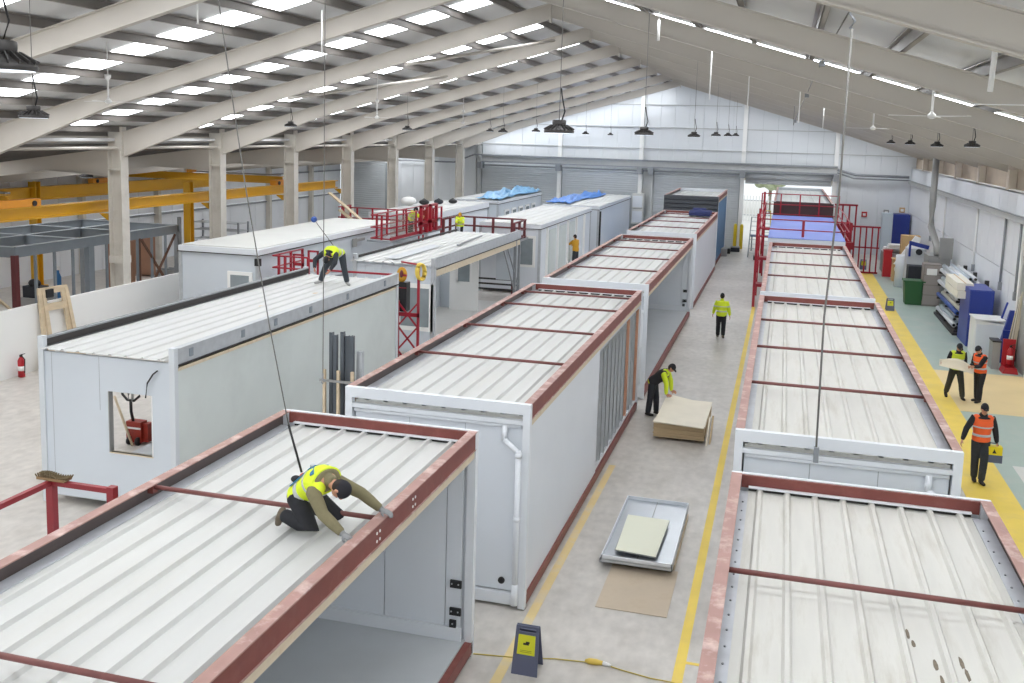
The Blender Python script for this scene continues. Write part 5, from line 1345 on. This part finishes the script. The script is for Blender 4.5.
def aim(J, s, target, bend=V((0, 0, -1)), hd=None, pal=None):
    """two-bone reach of the wrist to target"""
    sh = J[s+'sh']; T = V(target); d = T-sh; L = min(d.length, .575); d.normalize()
    a, b = .31, .27; c = max(min(L, a+b-.005), .1)
    ca = (a*a+c*c-b*b)/(2*a*c); ca = max(-1, min(1, ca)); sa = math.sqrt(1-ca*ca)
    bd = (bend-d*bend.dot(d)).normalized()
    J[s+'el'] = sh+d*a*ca+bd*a*sa; J[s+'wr'] = sh+d*c
    if hd is not None: J[s+'hd'] = J[s+'wr']+V(hd)
    if pal is not None: J[s+'pal'] = V(pal)
PEEPS_HERE = True
# kneeling worker on the nearest roof
z = 3.22
J = dict(pelvis=(-5.08, 9.5, z+.38), chest=(-4.84, 9.43, z+.58), neck=(-4.68, 9.36, z+.62), head=(-4.53, 9.31, z+.56), face=(.55, -.1, -.9), crown=(.95, -.1, .12),
         rhip=(-5.09, 9.38, z+.36), lhip=(-5.06, 9.6, z+.36), rkn=(-4.84, 9.24, z+.09), lkn=(-4.74, 9.68, z+.09), ran=(-5.24, 9.36, z+.16), lan=(-5.16, 9.72, z+.16),
         rtoe=(-5.31, 9.36, z+.045), ltoe=(-5.23, 9.74, z+.045), rsh=(-4.80, 9.20, z+.52), lsh=(-4.72, 9.56, z+.55), backn=(0, 0, 1))
J = {k: V(v) for k, v in J.items()}
J['rel'] = V((-4.62, 9.06, z+.36)); J['rwr'] = V((-4.36, 8.98, z+.22)); J['rhd'] = V((-4.22, 8.96, z+.16)); J['rpal'] = V((0, 0, -1))
J['lel'] = V((-4.45, 9.66, z+.40)); J['lwr'] = V((-4.22, 9.66, z+.25)); J['lhd'] = V((-4.08, 9.64, z+.215)); J['lpal'] = V((0, 0, -1))
for k in J:
    if k not in ('face', 'crown', 'backn', 'lpal', 'rpal'): J[k] = J[k]+V((.17, -.03, 0))
person('person in yellow vest and blue harness kneeling on the nearest roof', J, top=OLIVE, vest=HIVY, legs=DARKC, cap=mat('black_knit', '2b2a30', .9), boots=BOOT, gloves=GLOVE, harness=STRAPB, vox=.01, hair=True, curl=.35)
# bending worker on the grey unit roof
z = 3.16
J = dict(pelvis=(-12.22, 25.75, z+.88), chest=(-12.26, 25.4, z+.98), neck=(-12.28, 25.2, z+.9), head=(-12.3, 25.12, z+.76), face=(0, -.3, -1), crown=(0, -.9, -.35),
         lhip=(-12.12, 25.75, z+.85), rhip=(-12.33, 25.75, z+.85), lkn=(-11.98, 25.62, z+.47), rkn=(-12.56, 25.6, z+.47), lan=(-11.88, 25.6, z+.09), ran=(-12.66, 25.5, z+.09),
         ltoe=(-11.74, 25.45, z+.04), rtoe=(-12.76, 25.35, z+.04), lsh=(-12.08, 25.28, z+.9), rsh=(-12.46, 25.26, z+.92))
J = {k: V(v) for k, v in J.items()}
J['rel'] = V((-12.66, 25.15, z+.74)); J['rwr'] = V((-12.6, 25.0, z+.52)); J['lel'] = V((-12.02, 25.1, z+.68)); J['lwr'] = V((-12.1, 24.95, z+.5))
person('person in yellow vest bending over on the pale grey unit roof', J, top=DARKC2, vest=HIVY, legs=mat('slate_trousers', '3d434b', .85), boots=GREYM, hair=True, vox=.014)
# person walking up the aisle
person('person in yellow hi-vis jacket walking away up the aisle', stand(-2.03, 38.1, 0, -.05, .16, 0, 1.75, (.15, .3), (-.08, .3), .25, .2), top=HIVY, legs=DARKC, vox=.016, hair=True, boots=BOOT)
# person lifting plywood
J = stand(-3.14, 26.55, 0, PI*.56, .08, .85, 1.72, spread=.03, headpitch=.1)
aim(J, 'r', (-2.72, 26.3, .5), V((0, 0, 1)), (.1, 0, -.03)); aim(J, 'l', (-2.62, 26.75, .5), V((0, 0, 1)), (.1, 0, -.03))
person('person in black and yellow jacket leaning over the plywood stack', J, top=HIVY, arms=HIVY, vest=mat('black_gilet', '2c2b30', .8), legs=DARKC2, vox=.014, bands=False)
# pair with the drawing
J = stand(5.36, 31.75, 0, PI*.97, .16, .1, 1.74, spread=.1, headpitch=.35, turn=-.2)
aim(J, 'r', (4.92, 31.45, 1.12), V((0, .3, -1))); aim(J, 'l', (5.62, 31.4, 1.05), V((0, .3, -1)))
person('person in yellow vest holding a large drawing by the walkway', J, top=DARKC, vest=mat('vest_yellow_black', 'cfe03a', .7), legs=mat('dark_olive_trousers', '3a3a36', .85), vox=.014)
J = stand(5.98, 31.5, 0, PI*1.3, .06, .1, 1.74, headpitch=.35)
aim(J, 'r', (5.65, 31.35, 1.1), V((0, .3, -1))); aim(J, 'l', (5.72, 31.1, 1.15), V((0, .3, -1)))
person('person in orange vest looking at the drawing from its right', J, top=DARKC, vest=HIVO, legs=DARKC, vox=.014, hair=True)
# drawing sheet
mb = MB(); nx = 14; ny = 6
for lay in (0, .004):
    for i in range(nx+1):
        u = i/nx
        for k in range(ny+1):
            v = k/ny
            mb.v.append((4.78+u*.95+.04*v, 31.22-.1*u+.22*v*(1-.3*u), .98+.12*math.sin(u*PI)*(.4+.6*v)+.3*v*v*(.75-.5*abs(u-.55))+.1*(1-u)**3-.06*u+lay))
n = (nx+1)*(ny+1)
for i in range(nx):
    for k in range(ny):
        a = i*(ny+1)+k; q = [a, a+1, a+ny+2, a+ny+1]
        mb.face(q, PAPER, True); mb.face([n+m_ for m_ in q[::-1]], PAPER, True)
for i in range(nx):
    for k in (0, ny):
        a = i*(ny+1)+k; mb.face([a, a+ny+1, n+a+ny+1, n+a], PAPER)
for k in range(ny):
    for i in (0, nx):
        a = i*(ny+1)+k; mb.face([a, n+a, n+a+1, a+1], PAPER)
tag(mb.build('drawing_sheet'), 'large curled paper drawing held between two people', 'paper')
# person with the tool case
J = stand(4.66, 23.75, 0, PI*.98, .1, .03, 1.87, spread=-.05, larm=(-.1, .3), rarm=(.15, .5), lel=.15, rel=.1)
person('person in orange vest walking with a yellow tool case', J, top=DARKC, vest=HIVO, legs=DARKC2, vox=.014, hood=True)
w = J['lwr']
t = thing('tool_case', 'yellow and slate tool case carried by the orange vested person', 'tool case', (w.x+.05, w.y, w.z-.5))
hx, hy, hz = w.x-.06, w.y-.02, w.z-.02
B(hx-.18, hx+.18, hy-.1, hy+.1, hz-.42, hz-.24, mat('slate_case', '5a6178', .5)).build('body', t)
B(hx-.17, hx+.17, hy-.1, hy+.1, hz-.24, hz-.05, mat('case_yellow', 'e8d21e', .5)).build('lid', t)
MB().tube([(hx-.09, hy, hz-.05), (hx-.08, hy, hz+.01), (hx+.08, hy, hz+.01), (hx+.09, hy, hz-.05)], .012, BLACK, 6).build('handle', t)
MB().prism([(hx-.04, hz-.2), (hx+.05, hz-.2), (hx, hz-.1)], 'y', hy-.105, hy-.1, BLACK).build('label', t)
# worker at the far cabin
person('person in ochre top working at the side of the white posted cabin', stand(-10.6, 51.6, .5, -PI*.35, .03, .05, 1.8, larm=(.9, .1), rarm=(.7, .2), lel=.6, rel=.6), top=OCHRE, legs=DARKC2, bands=False, vox=.018, hair=True)
# worker on the railed platform
person('person in yellow vest standing inside the red railed platform', stand(-15.85, 40.7, 3.1, PI*.4, .05, .5, 1.15, larm=(.9, .1), rarm=(.8, .1), lel=.5, rel=.5), top=HIVY, arms=HIVY, legs=DARKC, vox=.018, hair=True)
person('person in yellow vest behind the dark red railing', stand(-14.55, 43.7, 2.6, PI*.9, .02, .3, 1.25, larm=(.6, .1), rarm=(.6, .1), lel=.6, rel=.6), top=HIVY, arms=DARKC, legs=DARKC, vox=.018, cap=OCHRE)
# small kit on the far roofs
for i, (x, y, s, m, lab) in enumerate(((-20.9, 51.0, .45, WHITE, 'white wrapped bundle on the wide cabin roof'), (-20.2, 51.6, .3, BLACK, 'black tool bag left on the wide cabin roof'), (-19.7, 52.6, .28, DARKC2, 'dark tool bag middle of the wide cabin roof'), (-19.2, 53.6, .26, BLACK, 'black tool bag right on the wide cabin roof'))):
    x += .9
    tag(MB().ell((x, y, 3.5+s*.5), s, s*.8, s*.52, m).tube([(x-s*.4, y, 3.5+s*.9), (x, y, 3.5+s*1.15), (x+s*.4, y, 3.5+s*.9)], .02, m, 6).build('tool_bag'), lab, 'bag')

# ------------------------------------------------------------------ camera, light, world
cam = bpy.data.cameras.new('camera'); co = bpy.data.objects.new('camera', cam); C.objects.link(co)
yaw, pitch, roll, fpx, cy = (-0.267085, 0.134940, -0.028676, 984.820443, 266.882126)
cyw, syw, cp, sp = math.cos(yaw), math.sin(yaw), math.cos(pitch), math.sin(pitch)
fw = V((syw*cp, cyw*cp, -sp)); rt = V((cyw, -syw, 0)); dn = fw.cross(rt)
c_, s_ = math.cos(roll), math.sin(roll)
r2 = rt*c_+dn*s_; d2 = -rt*s_+dn*c_
co.matrix_world = Matrix.Translation((0, 0, 7.6)) @ Matrix((r2, -d2, -fw)).transposed().to_4x4()
cam.sensor_width = 36; cam.lens = fpx/1024*36; cam.shift_y = -(341.5-cy)/1024; cam.clip_end = 400; cam.clip_start = .05
bpy.context.scene.camera = co

w = bpy.data.worlds.new('world'); w.use_nodes = True; bpy.context.scene.world = w
bg = w.node_tree.nodes['Background']; bg.inputs[0].default_value = (.93, .97, 1, 1); bg.inputs[1].default_value = 1.1
sc = bpy.context.scene
sc.view_settings.view_transform = 'Standard'; sc.view_settings.look = 'None'; sc.view_settings.gamma = 1; sc.view_settings.exposure = 0.08
sc.view_settings.use_curve_mapping = False
sc.cycles.max_bounces = 8; sc.cycles.diffuse_bounces = 5; sc.cycles.glossy_bounces = 3; sc.cycles.use_denoising = True
sc.cycles.sample_clamp_indirect = 8
